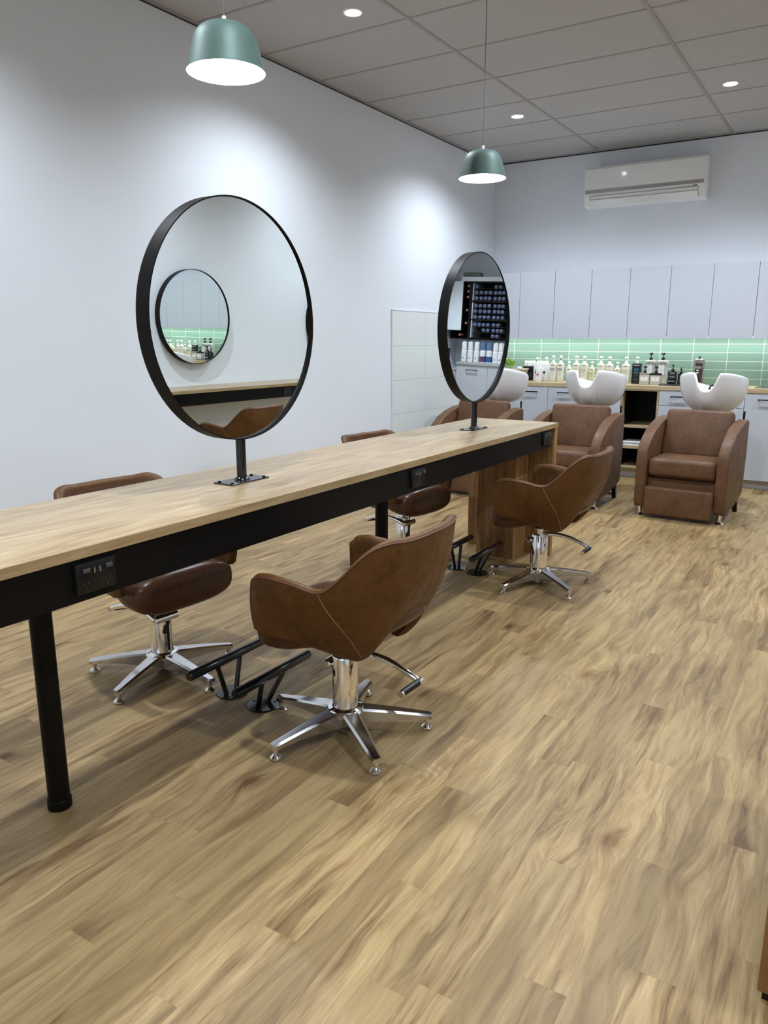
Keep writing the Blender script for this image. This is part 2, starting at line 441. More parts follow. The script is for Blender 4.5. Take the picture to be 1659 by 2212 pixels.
# ------------------------------------------------------------------ styling bench
def outlet(parent, y, x=-1.557, s=1):
    """power outlet box on the apron: faces +x*s"""
    bm=new(); box(bm,x-.030*s if s>0 else x,x if s>0 else x+.03,y-.058,y+.058,.716,.792,.002,2); o=obj('power_outlet',bm,M_blackplast,parent)
    f=x+.001*s
    for dy in (-.030,.036):
        bm=new(); box(bm,min(x,x+.005*s),max(x,x+.005*s),y+dy-.010,y+dy+.010,.768,.779,.0015,2); obj('rocker_switch',bm,mat_sw,o)
    for dy in (-.006,.010):
        bm=new(); box(bm,min(x,x+.0015*s),max(x,x+.0015*s),y+dy-.0016,y+dy+.0016,.763,.777); obj('usb_port',bm,M_alu,o)
    for dy in (-.032,.030):
        bm=new()
        for a,(oy,oz) in ((25,(-.006,.004)),(-25,(.006,.004)),(0,(0,-.009))):
            Mx=Matrix.Translation((x,y+dy+oy,.738+oz))@Matrix.Rotation(R(a),4,'X')
            box(bm,-.0005,.001,-.0009,.0009,-.0038,.0038,M=Mx)
        obj('socket_slot',bm,M_gap,o)
    return o
mat_sw=mat('grey_rocker',(.06,.06,.065),.22)
YE=4.478; YS=-1.9
bench=thing('styling_bench','long timber-topped island bench on black round legs with a black apron','bench',(-1.84,1.2,0))
def bch(name,bm,m,smooth=True):
    o=obj(name,bm,m,None,smooth); o.data.transform(Matrix.Translation((1.84,-1.2,0))); o.parent=bench; return o
bm=new(); box(bm,-2.118,-1.557,YS,YE,.8050,.8324,.0012,2); top=bch('tabletop',bm,M_top)
bm=new(); box(bm,-1.5575,-1.5560,YS+.001,YE-.0005,.8058,.8316); o=bch('edge_strip',bm,M_edge)
bm=new(); box(bm,-2.1190,-2.1175,YS+.001,YE-.0005,.8058,.8316); bch('edge_strip',bm,M_edge)
bm=new(); box(bm,-2.1185,-1.5565,YE-.0002,YE+.001,.8055,.8320); bch('edge_strip',bm,M_edge)
bm=new(); box(bm,-1.592,-1.566,YS+.03,4.385,.6950,.8050,.001,1); bch('apron',bm,M_black)
bm=new(); box(bm,-2.109,-2.083,YS+.03,4.385,.6950,.8050,.001,1); bch('apron',bm,M_black)
bm=new(); box(bm,-2.083,-1.592,YS+.03,YS+.055,.6950,.8050,.001,1); bch('apron',bm,M_black)
for y in (1.162,2.91,-1.3):
    bm=new(); lathe(bm,[(.030,.03),(.030,.8050)],36,c=(-1.84,y,0)); lg=bch('leg',bm,M_black)
    bm=new(); lathe(bm,[(.031,0),(.0335,.003),(.0335,.028),(.031,.031)],36,c=(-1.84,y,0)); o=obj('foot_collar',bm,M_black,None); o.data.transform(Matrix.Translation((1.84,-1.2,0))); o.parent=lg
bm=new(); box(bm,-2.128,-1.560,4.435,4.475,0,.8050,.001,1); bch('end_panel',bm,M_ped)
bm=new(); box(bm,-1.972,-1.725,4.238,4.435,0,.8050,.001,1); bch('pedestal_box',bm,M_ped)
def ob_(y,x,s):
    o=outlet(None,y,x,s); o.data.transform(Matrix.Translation((1.84,-1.2,0)))
    for c in [c for c in bpy.data.objects if c.parent==o]: c.data.transform(Matrix.Translation((1.84,-1.2,0)))
    o.parent=bench; return o
for y in (1.142,2.757,4.29): ob_(y,-1.553,1)

# round mirrors on the bench
def ring_mesh(bm, r, w, x0, x1, cz, n=96, lip=.004):
    prof=[(r,x0),(r,x1),(r-lip,x1),(r-lip,x0)]
    rings=[]
    for k in range(n):
        a=2*PI*k/n
        rings.append([bm.verts.new((x,q*math.cos(a),cz+q*math.sin(a))) for q,x in prof])
    for k in range(n):
        A,B=rings[k],rings[(k+1)%n]
        for j in range(4): bm.faces.new((A[j],A[(j+1)%4],B[(j+1)%4],B[j]))
def disc(bm, r, x, cz, tilt=0.0, th=.004, n=96, yaw=0.0):
    A=[];B=[]
    for k in range(n):
        a=2*PI*k/n; dy=r*math.cos(a); dz=r*math.sin(a)
        xx=x+tilt*dz
        A.append(bm.verts.new((xx,dy,cz+dz))); B.append(bm.verts.new((xx-th,dy,cz+dz)))
    bm.faces.new(A); bm.faces.new(B[::-1])
    for k in range(n): bm.faces.new((A[k],A[(k+1)%n],B[(k+1)%n],B[k]))
def bench_mirror(y,label,nz):
    t=thing('round_mirror',label,'mirror',(-1.8425,y,.8324),0,'round mirrors on the island bench')
    cz=1.381-.8324
    bm=new(); ring_mesh(bm,.3985,.0,-.0275,.0275,cz); obj('frame',bm,M_black,t,sharp=50)
    bm=new(); disc(bm,.3935,.0175,cz,-nz*1.0,.004); obj('mirror_glass',bm,M_glass,t,False)
    bm=new(); disc(bm,.3935,-.0120,cz,-nz*1.0,.004); obj('mirror_glass',bm,M_glass,t,False)
    bm=new(); tube(bm,[(0,0,.004),(0,0,cz-.396)],.0175,24); obj('post',bm,M_blackgloss,t)
    bm=new(); lathe(bm,[(.030,.004),(.027,.010),(.018,.016)],28,cap0=False,cap1=False); obj('weld_collar',bm,M_blackgloss,t)
    bm=new(); box(bm,-.043,.043,-.097,.097,0,.005,.001,1); pl=obj('base_plate',bm,M_blackgloss,t)
    for sx in (-1,1):
        for sy in (-1,1):
            bm=new(); lathe(bm,[(.0065,.005),(.0065,.008),(.004,.0095)],10,c=(sx*.030,sy*.082,0)); obj('bolt',bm,M_blackgloss,pl)
    return t
bench_mirror(1.985,'large near round double-sided mirror in black rim, on black post on island bench',-.012)
bench_mirror(3.885,'far round double-sided mirror in black rim, standing near the end of the island bench',-.023)

# foot rests
def footrest(x,y,barx,label):
    t=thing('footrest',label,'footrest',(x,y,0),0,'black T-bar footrests bolted to the floor')
    bm=new(); lathe(bm,[(.062,0),(.062,.004),(.060,.006)],40); pl=obj('base_plate',bm,M_blackgloss,t)
    for a in (60,180,300):
        bm=new(); lathe(bm,[(.006,.006),(.005,.009)],10,c=(.045*math.cos(R(a)),.045*math.sin(R(a)),0)); obj('bolt',bm,M_blackgloss,pl)
    bz=.142; dx=barx-x
    bm=new(); tube(bm,[(dx,-.205,bz),(dx,-.199,bz),(dx,.199,bz),(dx,.205,bz)],[.0150,.0178,.0178,.0150],24); obj('foot_bar',bm,M_blackgloss,t)
    for s,b in ((-1,-.030),(1,.022)):
        bm=new(); tube(bm,[(0,b,.004),(dx,s*.062,bz-.008)],.0095,14); obj('strut',bm,M_blackgloss,t)
    return t
footrest(-1.755,1.955,-1.700,'black bar footrest on round floor plate beside the nearest brown styling chair')
footrest(-1.925,1.970,-1.935,'black bar footrest on round floor plate before the near chair behind the bench')
footrest(-1.937,3.905,-1.945,'black bar footrest with pale reflection on its plate, behind the bench near the timber pedestal')
footrest(-1.790,3.868,-1.732,'black bar footrest on round floor plate beside the far front styling chair')

# ------------------------------------------------------------------ styling chair
HALF=[((.153,.278,.588),(.150,.272,.432)),
      ((.132,.289,.606),(.112,.276,.424)),
      ((.080,.293,.616),(.060,.258,.418)),
      ((-.010,.292,.610),(.004,.218,.396)),
      ((-.106,.286,.598),(-.050,.180,.370)),
      ((-.165,.277,.636),(-.100,.155,.352)),
      ((-.225,.262,.700),(-.142,.140,.346)),
      ((-.272,.243,.742),(-.175,.130,.362)),
      ((-.306,.205,.757),(-.205,.124,.392)),
      ((-.325,.145,.753),(-.238,.110,.440)),
      ((-.334,.075,.752),(-.258,.070,.474)),
      ((-.337,.000,.753),(-.264,.000,.486))]
CT=[(*a,*b) for a,b in HALF]+[(a[0],-a[1],a[2],b[0],-b[1],b[2]) for a,b in HALF[-2::-1]]
def shell_rows(nu=92,nv=14):
    rows=[]
    m=len(CT)-1
    P=[]
    for i in range(nu+1):
        q=cr(CT,m*i/nu); P.append((Vector(q[:3]),Vector(q[3:])))
    for i,(T,B) in enumerate(P):
        a=P[max(i-1,0)][0]+P[max(i-1,0)][1]; b=P[min(i+1,nu)][0]+P[min(i+1,nu)][1]
        t=(b-a); t.z=0; t.normalize(); nrm=Vector((-t.y,t.x,0))
        mid=(T+B)/2
        if nrm.dot(Vector((mid.x+.02,mid.y,0)))<0: nrm=-nrm
        rows.append((T,B,nrm))
    return rows
ROWS=shell_rows()
def shell_pt(i,v,off=0.0):
    T,B,nrm=ROWS[i]
    bu=.008+.020*min(1,max(0,(min(i,len(ROWS)-1-i)-6)/12)); p=B.lerp(T,v)+nrm*(bu*math.sin(PI*v)) if 0<v<1 else B.lerp(T,v)
    return p-nrm*off
def make_chair(label, lift, rz_base):
    t=thing('styling_chair',label,'chair',(0,0,0),0,'brown leather styling chairs')
    nu=len(ROWS)-1; nv=12; TH=.034
    bm=new(); rings=[]
    for i in range(-2,nu+3):
        ii=min(max(i,0),nu); T,B,nrm=ROWS[ii]
        e=(1 if i==-1 or i==nu+1 else (2 if i<-1 or i>nu+1 else 0))
        fw=Vector((1,0,0))*(0.0 if e==0 else (.008 if e==1 else .011)); sh=(0 if e==0 else (.006 if e==1 else .0135))
        th=TH
        out=[shell_pt(ii,v/nv,sh) for v in range(nv+1)]
        inn=[shell_pt(ii,v/nv,th-sh) for v in range(nv,-1,-1)]
        rim=[]
        up=(T-B).normalized()
        for k in (1,2,3):
            a=PI*k/4; rim.append(T-nrm*(th/2-(th/2-sh)*math.cos(a))+up*(th/2-sh)*math.sin(a)*.75)
        bot=[]
        for k in (1,2):
            a=PI*k/3; bot.append(B-nrm*(th/2+(th/2-sh)*math.cos(a))-up*(th/2-sh)*math.sin(a)*.6)
        ring=[p+fw+Vector((0,0,lift)) for p in out+rim+inn+bot]
        rings.append([bm.verts.new(p) for p in ring])
    n=len(rings[0])
    for A,B_ in zip(rings,rings[1:]):
        for k in range(n): bm.faces.new((A[k],A[(k+1)%n],B_[(k+1)%n],B_[k]))
    bm.faces.new(rings[0]); bm.faces.new(rings[-1][::-1])
    sh_=obj('shell',bm,M_lea,t,sharp=80)
    # piping on the outer rim, down both arm fronts
    pts=[]
    for k in range(nv,-1,-1): pts.append(shell_pt(0,k/nv,.003)+Vector((.006,0,0)))
    pts=pts[::-1]
    path=[p for p in pts]+[shell_pt(i,1.0,-.001)+Vector((0,0,.003)) for i in range(1,nu)]
    end=[shell_pt(nu,k/nv,.003)+Vector((.006,0,0)) for k in range(nv,-1,-1)]
    path+=end
    bm=new(); tube(bm,[p+Vector((0,0,lift)) for p in path],.0024,8); obj('piping',bm,M_pipe,sh_)
    # seams from the dip in the arm line to the underside
    for side in (0,1):
        ptsS=[]
        i0=16.8
        for k in range(13):
            v=1-k/12; ii=i0+(k/12)**1.2*10.5
            a_=int(ii); fr=ii-a_; a_,b_=(a_,a_+1) if side==0 else (nu-a_,nu-a_-1)
            ptsS.append(shell_pt(a_,max(v,.02),-.0006).lerp(shell_pt(b_,max(v,.02),-.0006),fr)+Vector((0,0,lift)))
        bm=new(); tube(bm,ptsS,.0011,6); obj('seam',bm,M_seam,sh_)
    # inner lining pad (back cushion)
    bm=new(); g=[]
    for i in range(26,nu-25):
        row=[]
        for k in range(9):
            v=.30+.66*k/8; e=min(1,(i-26)/6,(nu-26-i)/6,(8-k)/2,1)
            e=max(0,e)
            row.append(bm.verts.new(shell_pt(i,v,TH+.002+.012*math.sqrt(e))+Vector((0,0,lift))))
        g.append(row)
    for A,B_ in zip(g,g[1:]):
        for k in range(8): bm.faces.new((A[k],A[k+1],B_[k+1],B_[k]))
    obj('back_pad',bm,M_leain,t,sharp=80)
    # seat cushion: super-ellipse sections front to back
    S=[(-.272,.02,.488,.478),(-.266,.080,.495,.462),(-.24,.120,.500,.440),(-.17,.155,.485,.398),(-.09,.175,.468,.372),(-.02,.195,.462,.358),(.04,.213,.464,.344),(.09,.224,.472,.330),(.14,.226,.480,.322),(.178,.222,.482,.322),(.203,.206,.470,.334),(.216,.165,.448,.360),(.221,.08,.425,.385),(.222,.01,.412,.398)]
    bm=new(); rg=[]
    for q in range(61):
        f,w,zt,zb=cr(S,(len(S)-1)*q/60); w=max(w,.004); h=max((zt-zb)/2,.003); c=(zt+zb)/2
        ring=[]
        for k in range(36):
            a=2*PI*k/36; ca,sa=math.cos(a),math.sin(a); ex=2/3.0
            ring.append(bm.verts.new((f,w*math.copysign(abs(ca)**ex,ca),c+h*math.copysign(abs(sa)**ex,sa)+lift)))
        rg.append(ring)
    for A,B_ in zip(rg,rg[1:]):
        for k in range(36): bm.faces.new((A[k],A[(k+1)%36],B_[(k+1)%36],B_[k]))
    bm.faces.new(rg[0]); bm.faces.new(rg[-1][::-1])
    obj('seat',bm,M_leain,t,sharp=80)
    # pedestal
    bm=new(); lathe(bm,[(.058,.352+lift),(.058,.338+lift),(.034,.325+lift),(.030,.318+lift)],28,sx=1.2); obj('mounting_plate',bm,M_blackplast,t)
    bm=new(); tube(bm,[(0,0,.270),(0,0,.33+lift)],.0165,24); obj('piston',bm,M_chrome,t)
    bm=new(); lathe(bm,[(.044,.07),(.044,.279),(.042,.284),(.020,.285)],40,cap0=False); col=obj('column',bm,M_chrome,t)
    bm=new(); lathe(bm,[(.050,.066),(.064,.074),(.066,.086),(.060,.096),(.046,.100)],40,cap0=False,cap1=False); obj('base_ring',bm,M_chrome,t)
    base=new(); lathe(base,[(.036,.012),(.046,.03),(.056,.072)],32,cap1=True); hub=obj('hub',base,M_alu,t)
    for k in range(5):
        a=R(rz_base+72*k); Mx=Matrix.Rotation(a,4,'Z')
        bm=new(); secs=[(.040,.029,.036,.094),(.10,.0265,.042,.087),(.18,.0225,.046,.076),(.25,.0185,.043,.064),(.287,.0175,.038,.058),(.298,.0135,.040,.056)]
        rg=[]
        for (r_,w,zb,zt) in secs:
            b=.006
            pr=[(-w,zb),(w,zb),(w+.001,zt-b),(w-b,zt),(-w+b,zt),(-w-.001,zt-b)]
            rg.append([bm.verts.new(Mx@Vector((r_,y,z))) for y,z in pr])
        for A,B_ in zip(rg,rg[1:]):
            for j in range(6): bm.faces.new((A[j],A[(j+1)%6],B_[(j+1)%6],B_[j]))
        bm.faces.new(rg[0]); bm.faces.new(rg[-1][::-1])
        lg=obj('leg',bm,M_alu,t,sharp=30)
        bm=new(); lathe(bm,[(.0105,.045),(.0105,.026),(.0075,.020),(.011,.017),(.0195,.009),(.0200,.004),(.0175,0)],24); 
        bmesh.ops.transform(bm,matrix=Mx@Matrix.Translation((.283,0,0)),verts=bm.verts); obj('glide',bm,M_chrome,lg)
    # pump lever: swings back from the axle on the front of the column, grip bar pointing left
    bm=new(); K=[(.050,-.058,.252),(.010,-.059,.266),(-.060,-.058,.278),(-.140,-.055,.272),(-.210,-.052,.252),(-.262,-.050,.230)]
    pts=[Vector(cr(K,5*q/20)) for q in range(21)]
    tube(bm,pts,[.0135-.004*(q/20) for q in range(21)],14); lv=obj('pump_lever',bm,M_chrome,t)
    bm=new(); e=pts[-1]; tube(bm,[e+Vector((0,-.010,0)),e+Vector((0,.012,0))],.0120,14); obj('lever_knuckle',bm,M_chrome,lv)
    bm=new(); tube(bm,[e+Vector((0,.012,0)),e+Vector((.012,.092,-.008))],.0120,16); obj('lever_grip',bm,M_blackplast,lv)
    bm=new(); tube(bm,[e+Vector((.012,.092,-.008)),e+Vector((.0128,.099,-.0087))],.0122,16); obj('grip_cap',bm,M_chrome,lv)
    bm=new(); tube(bm,[(.050,-.066,.252),(.050,-.062,.252),(.050,.040,.252),(.050,.044,.252)],[.012,.0165,.0165,.012],20); obj('pump_axle',bm,M_chrome,t)
    bm=new(); tube(bm,[(.047,0,.110),(.047,0,.215),(.048,0,.236)],[.004,.004,.009],10); obj('pump_rod',bm,M_blackplast,t)
    return t
c1=make_chair('nearest brown leather styling chair with tan piping and slot back, on chrome star base',0.0,0); c1.location=(-1.388,1.962,0); c1.rotation_euler=(0,0,PI)
c2=make_chair('brown leather styling chair facing the bench, in front of the timber pedestal',0.0,0); c2.location=(-1.42,3.875,0); c2.rotation_euler=(0,0,PI)
c3=make_chair('brown leather styling chair behind the near half of the bench, under its tabletop',0.0,0)
c3.location=(-2.288,1.958,0); c3.rotation_euler=(0,0,R(-5))
c4=make_chair('brown leather styling chair behind the far half of the bench, back peeping over tabletop',0.0,39)
c4.location=(-2.28,3.85,0); c4.rotation_euler=(0,0,R(-8))
c5=dup(c1,(.62,4.60,0),0,'brown leather styling chair at the wall bench, seen only in the near round mirror')

# ------------------------------------------------------------------ wall bench on the right (seen in the near mirror)
wb=thing('wall_bench','timber-topped wall bench with black apron, seen only reflected in the near mirror','bench',(1.3,5.0,0))
def wbo(name,bm,m):
    o=obj(name,bm,m,None); o.data.transform(Matrix.Translation((-1.3,-5.0,0))); o.parent=wb; return o
bm=new(); box(bm,1.12,XR-.002,2.0,7.6,.812,.840,.001,1); wbo('tabletop',bm,M_top)
bm=new(); box(bm,1.1185,1.1205,2.001,7.599,.8128,.8392); wbo('edge_strip',bm,M_edge)
bm=new(); box(bm,1.135,1.160,2.02,7.58,.708,.812,.001,1); wbo('apron',bm,M_black)
for y in (2.3,7.45):
    bm=new(); lathe(bm,[(.030,0),(.030,.812)],24,c=(1.19,y,0)); wbo('leg',bm,M_black)
bm=new(); box(bm,1.128,1.135,5.80,5.92,.72,.80,.002,1); wbo('power_outlet',bm,M_blackplast)
def wall_mirror(y,label):
    t=thing('wall_mirror',label,'mirror',(XR-.046,y,1.44),PI+R(2.1),'round mirrors on the right wall')
    bm=new(); ring_mesh(bm,.405,.0,-.03,.03,0); obj('frame',bm,M_black,t,sharp=50)
    bm=new(); disc(bm,.401,.020,0,.0,.004); obj('mirror_glass',bm,M_glass,t,False)
    return t
wall_mirror(4.97,'round black-rimmed wall mirror over wall bench, reflected inside the near round mirror')
wall_mirror(7.03,'round black-rimmed wall mirror, only its edge shows at the right of the near mirror')

# ------------------------------------------------------------------ wash chairs
def basin_mesh():
    bm=new(); n=96
    a,b=.258,.270
    def rim(th):
        # th = 0 at the neck notch (front), pi at back
        d=abs((th+PI)%(2*PI)-PI)
        z=.306-.150*(max(0,d-.62)/(PI-.62))**1.25
        u=d/.385
        if u<1: z-=.134*(1-u**2.9)**1.25
        return z
    rows=[]
    K=14
    def outer(th,v):
        # v 0 bottom .. 1 rim
        r=.42+.58*(1-(1-v)**2.3)**.60 if v>0 else .42
        zr=rim(th)
        z=zr*v
        fx=math.sin(th); fy=-math.cos(th)
        return Vector((a*r*fx*(1.0),b*r*fy+.02*(1-v),z))
    grid=[]
    for k in range(n):
        th=2*PI*k/n; col=[]
        for j in range(K+1): col.append(outer(th,j/K))
        # rounded rim then inner wall
        R_=col[-1]; c=Vector((0,0.01,R_.z)); d=(c-R_); d.z=0; d.normalize()
        t_=.016
        for q in (1,2,3):
            al=PI*q/4; col.append(R_+d*(t_*(1-math.cos(al)))+Vector((0,0,t_*math.sin(al)*.9)))
        for j in range(K,0,-1):
            p=outer(th,j/K); dd=Vector((0,.01,p.z))-p; dd.z=0; L=dd.length; dd.normalize()
            col.append(p+dd*min(2*t_,L*.6)+Vector((0,0,.020*(1-j/K))))
        grid.append([bm.verts.new(p) for p in col])
    m=len(grid[0])
    for k in range(n):
        A,B=grid[k],grid[(k+1)%n]
        for j in range(m-1): bm.faces.new((A[j],B[j],B[j+1],A[j+1]))
    bm.faces.new([g[0] for g in grid]); bm.faces.new([g[-1] for g in grid][::-1])
    return bm
def wash_chair():
    t=thing('wash_chair','','chair',(0,0,0))
    prof=[(.012,.085),(.0,.11),(-.004,.455),(.006,.505),(.035,.55),(.09,.598),(.19,.648),(.32,.690),(.46,.718),(.56,.728),(.595,.722),(.606,.700),(.600,.45),(.590,.155),(.575,.145),(.30,.098),(.05,.070),(.025,.072)]
    for s in (-1,1):
        bm=new(); x0,x1=(s*.330,s*.248); prism(bm,prof,'x',min(x0,x1),max(x0,x1),.014,4); obj('armrest',bm,M_lea2,t,sharp=50)
    bm=new(); box(bm,-.246,.246,.010,.50,.315,.452,.038,5)
    for v in bm.verts:
        k=max(0,1-(v.co.x/.25)**2)
        if v.co.z>.40: v.co.z+=.010*k
        if v.co.y<.06: v.co.y-=.012*k
    obj('seat_cushion',bm,M_lea2,t,sharp=60)
    bm=new(); box(bm,-.246,.246,.075,.095,.225,.33,.004,2); box(bm,-.246,.246,.05,.56,.12,.30,.004,1); obj('seat_base',bm,M_lea2,t)
    bm=new(); box(bm,-.247,.247,-.030,.030,.022,.242,.020,4); obj('leg_rest',bm,M_lea2,t,sharp=60)
    # reclined backrest
    ang=R(16)
    Mx=Matrix.Translation((0,.385,.425))@Matrix.Rotation(-ang,4,'X')
    bm=new(); nx,nz=20,16; W,H=.253,.375
    outl=[]
    box(bm,-W,W,-.055,.055,0,H,.032,5)
    for v in bm.verts:
        k=max(0,1-(v.co.x/W)**4)*max(0,1-((v.co.z-H/2)/(H/2))**4)
        if v.co.y<-.02: v.co.y-=.010*k
        if v.co.z>H-.05: v.co.x*=.97
    bmesh.ops.transform(bm,matrix=Mx,verts=bm.verts); obj('backrest',bm,M_lea2,t,sharp=60)
    # feet
    for s in (-1,1):
        bm=new(); lathe(bm,[(.035,0),(.036,.004),(.022,.012),(.016,.018),(.016,.085)],24,c=(s*.290,.055,0)); obj('front_foot',bm,M_chrome,t)
        bm=new(); prism(bm,[(.525,.155),(.575,.155),(.605,0),(.575,0)],'x',s*.290-.016,s*.290+.016,.002,1); obj('rear_foot',bm,M_blackplast,t)
    # basin, stand and tap
    bz=.752; by=.800
    bs=basin_mesh(); bmesh.ops.transform(bs,matrix=Matrix.Translation((0,by,bz)),verts=bs.verts); obj('wash_basin',bs,M_porc,t,sharp=80)
    bm=new(); lathe(bm,[(.12,.0),(.12,.012),(.045,.018)],28,c=(0,.86,0)); tube(bm,[(0,.86,.012),(0,.86,.60),(0,.83,.762)],.042,20); box(bm,-.012,.012,.5,.86,.30,.34); obj('basin_stand',bm,M_blackplast,t)
    bm=new(); tube(bm,[(.33-.055,.665,.0),(.33-.055,.665,.78)],.0075,10); tube(bm,[(.275,.665,.012),(0,.86,.012)],.0075,10); obj('stand_rod',bm,M_blackplast,t)
    bm=new(); tube(bm,[(-.045,.985,.86),(-.045,.965,.915),(-.040,.940,.940)],[.016,.016,.010],16); tp=obj('tap',bm,M_chrome,t)
    bm=new(); pts=[(-.045+.022*math.sin(a),.975,.925+.030*math.cos(a)) for a in [R(-110+22*k) for k in range(11)]]; tube(bm,pts,.0085,10); obj('spray_hose',bm,M_blackplast,tp)
    return t
w1=wash_chair(); w1.location=(-1.092,5.862,0); w1.rotation_euler=(0,0,R(-3.5)); w1['label']='right brown leather wash chair with white basin, standing clear on the floor'; w1['group']='leather wash chairs with white basins'
w2=dup(w1,(-2.030,5.885,0),R(-1.5),'middle brown leather wash chair with white basin, half hidden by the bench end')
w3=dup(w1,(-2.930,5.900,0),R(-1),'left brown leather wash chair with white basin, behind the bench and far mirror')

# ------------------------------------------------------------------ back wall cabinetry
YC=7.5
def cab_box(t,x0,x1):
    bm=new(); box(bm,x0+.001,x1-.001,YC+.02,YB-.012,.10,.862); o=obj('carcass',bm,M_whitem,t,False); return o
def handle(parent,xc,z,y=YC,L=.155):
    bm=new(); box(bm,xc-L/2,xc+L/2,y-.034,y-.025,z-.005,z+.005,.001,1)
    for s in (-1,1): box(bm,xc+s*(L/2-.006)-.004,xc+s*(L/2-.006)+.004,y-.028,y,z-.004,z+.004)
    return obj('handle',bm,M_black,parent)
def lpart(o,t):
    pass
def base_cab(x0,x1,doors,label,drawers=False):
    t=thing('base_cabinet',label,'cabinet',((x0+x1)/2,YC+.25,0),0,'white base cabinets along the back wall')
    loc=Vector(t.location)
    parts=[cab_box(t,x0,x1)]
    w=(x1-x0)/doors
    for k in range(doors):
        a=x0+k*w+.0018; b=x0+(k+1)*w-.0018
        if not drawers:
            bm=new(); box(bm,a,b,YC,YC+.018,.082,.860,.001,1); d=obj('door',bm,M_white,t,sharp=30); parts.append(d); parts.append(handle(d,(a+b)/2,.806))
        else:
            for (z0,z1,hz) in ((.722,.860,.806),(.402,.718,.670),(.082,.398,.350)):
                bm=new(); box(bm,a,b,YC,YC+.018,z0,z1,.001,1); d=obj('drawer',bm,M_white,t,sharp=30); parts.append(d); parts.append(handle(d,(a+b)/2,hz))
    for p in parts:
        if p.parent==t or True: p.data.transform(Matrix.Translation(-loc))
    return t
base_cab(XL+.012,-3.110,1,'white base cabinet in the left corner, behind the left wash basin')
base_cab(-3.110,-2.370,2,'white two-door base cabinet below the basket and white bottles')
base_cab(-2.370,-2.000,1,'white one-door base cabinet hidden behind the middle wash basin')
base_cab(-1.645,-1.275,1,'white drawer cabinet right of the dark open shelf unit',True)
base_cab(-1.275,-.905,1,'white drawer cabinet behind the right wash basin',True)
base_cab(-.905,-.532,1,'white one-door base cabinet under the sink at the right edge')
# open shelf unit
t=thing('open_shelf_unit','open timber-edged shelf unit with dark inside, between middle and right wash chairs','shelf',(-1.8225,7.75,0))
off=Matrix.Translation((1.8225,-7.75,0))
def su(name,bm,m):
    o=obj(name,bm,m,None,False); o.data.transform(off); o.parent=t; return o
bm=new(); box(bm,-1.999,-1.983,YC,YB-.02,.10,.862); su('side_panel',bm,M_ctr)
bm=new(); box(bm,-1.662,-1.646,YC,YB-.02,.10,.862); su('side_panel',bm,M_ctr)
bm=new(); box(bm,-1.983,-1.662,YB-.03,YB-.014,.10,.862); su('back_panel',bm,M_dark)
bm=new(); box(bm,-1.983,-1.662,YC,YB-.03,.848,.862); su('top_rail',bm,M_ctr)
for z in (.495,.292,.100):
    bm=new(); box(bm,-1.983,-1.662,YC+.002,YB-.03,z,z+.016); su('shelf',bm,M_ctr)
bm=new(); box(bm,-1.983,-1.9815,YC+.10,YB-.03,.116,.848); box(bm,-1.6635,-1.662,YC+.03,YB-.03,.116,.848); su('inner_lining',bm,M_dark)
# folded towels
for k,z in enumerate((.308,.334)):
    bm=new(); box(bm,-.140,.140,-.11,.11,0,.025,.010,3)
    o=obj('folded_towel',bm,mat('towel_white',(.78,.79,.82),.9),None); o.location=(-1.83,7.64,z)
    tag(o,['folded white towel lying on the lower shelf of the open unit','folded white towel on top of the other towel in the open unit'][k],'towel','folded towels in the open shelf unit')
# kickboard
bm=new(); box(bm,XL+.012,-.532,YC+.055,YC+.070,0,.100); o=struct('baseboard_back',bm,M_kick)
# countertop
bm=new(); box(bm,XL+.012,-.515,YC-.006,YB-.010,.862,.900,.001,1)
o=obj('countertop',bm,M_ctr,None); tag(o,'long timber-look countertop on the white back cabinets','countertop')
bm=new(); box(bm,-.531,-.515,YC,YB-.01,0,.862); o=obj('end_panel_board',bm,M_white,None); tag(o,'white end panel closing the right end of the back cabinets','panel')
# upper cabinets
ux=[-3.528,-2.782,-2.035,-1.288,-.541]
ulab=['white overhead double cupboard at the left end, partly behind the far mirror','white overhead double cupboard above the cream bottles and middle basin','white overhead double cupboard above the grey and black bottles','white overhead double cupboard at the right edge of the photo']
for k in range(4):
    x0,x1=ux[k],ux[k+1]; xm=(x0+x1)/2
    t=thing('wall_cupboard',ulab[k],'cabinet',(xm,7.85,1.337),0,'white overhead cupboards on the back wall')
    T=Matrix.Translation((-xm,-7.85,-1.337))
    bm=new(); box(bm,x0+.001,x1-.001,7.70,YB-.001,1.352,2.000); o=obj('carcass',bm,M_whitem,None,False); o.data.transform(T); o.parent=t
    for a,b in ((x0,xm),(xm,x1)):
        bm=new(); box(bm,a+.0018,b-.0018,7.680,7.698,1.337,2.000,.001,1); o=obj('door',bm,M_white,None,sharp=30); o.data.transform(T); o.parent=t
bm=new(); box(bm,XL+.001,-3.529,7.682,YB-.001,1.337,2.0); o=obj('filler_panel',bm,M_white,None,False); tag(o,'narrow white filler panel between left wall and overhead cupboards','panel')
# LED strip
bm=new(); box(bm,-3.52,-.56,7.855,7.865,1.346,1.352); o=obj('led_strip',bm,M_led,None,False); tag(o,'thin LED light strip under the overhead cupboards','light')
l=bpy.data.lights.new('led_strip_beam','AREA'); l.shape='RECTANGLE'; l.size=2.96; l.size_y=.012; l.energy=7.6; l.color=(.95,1,.97)
lo=link(bpy.data.objects.new('led_strip_beam',l)); lo.location=(-2.04,7.86,1.343); lo.rotation_euler=(R(10),0,0)

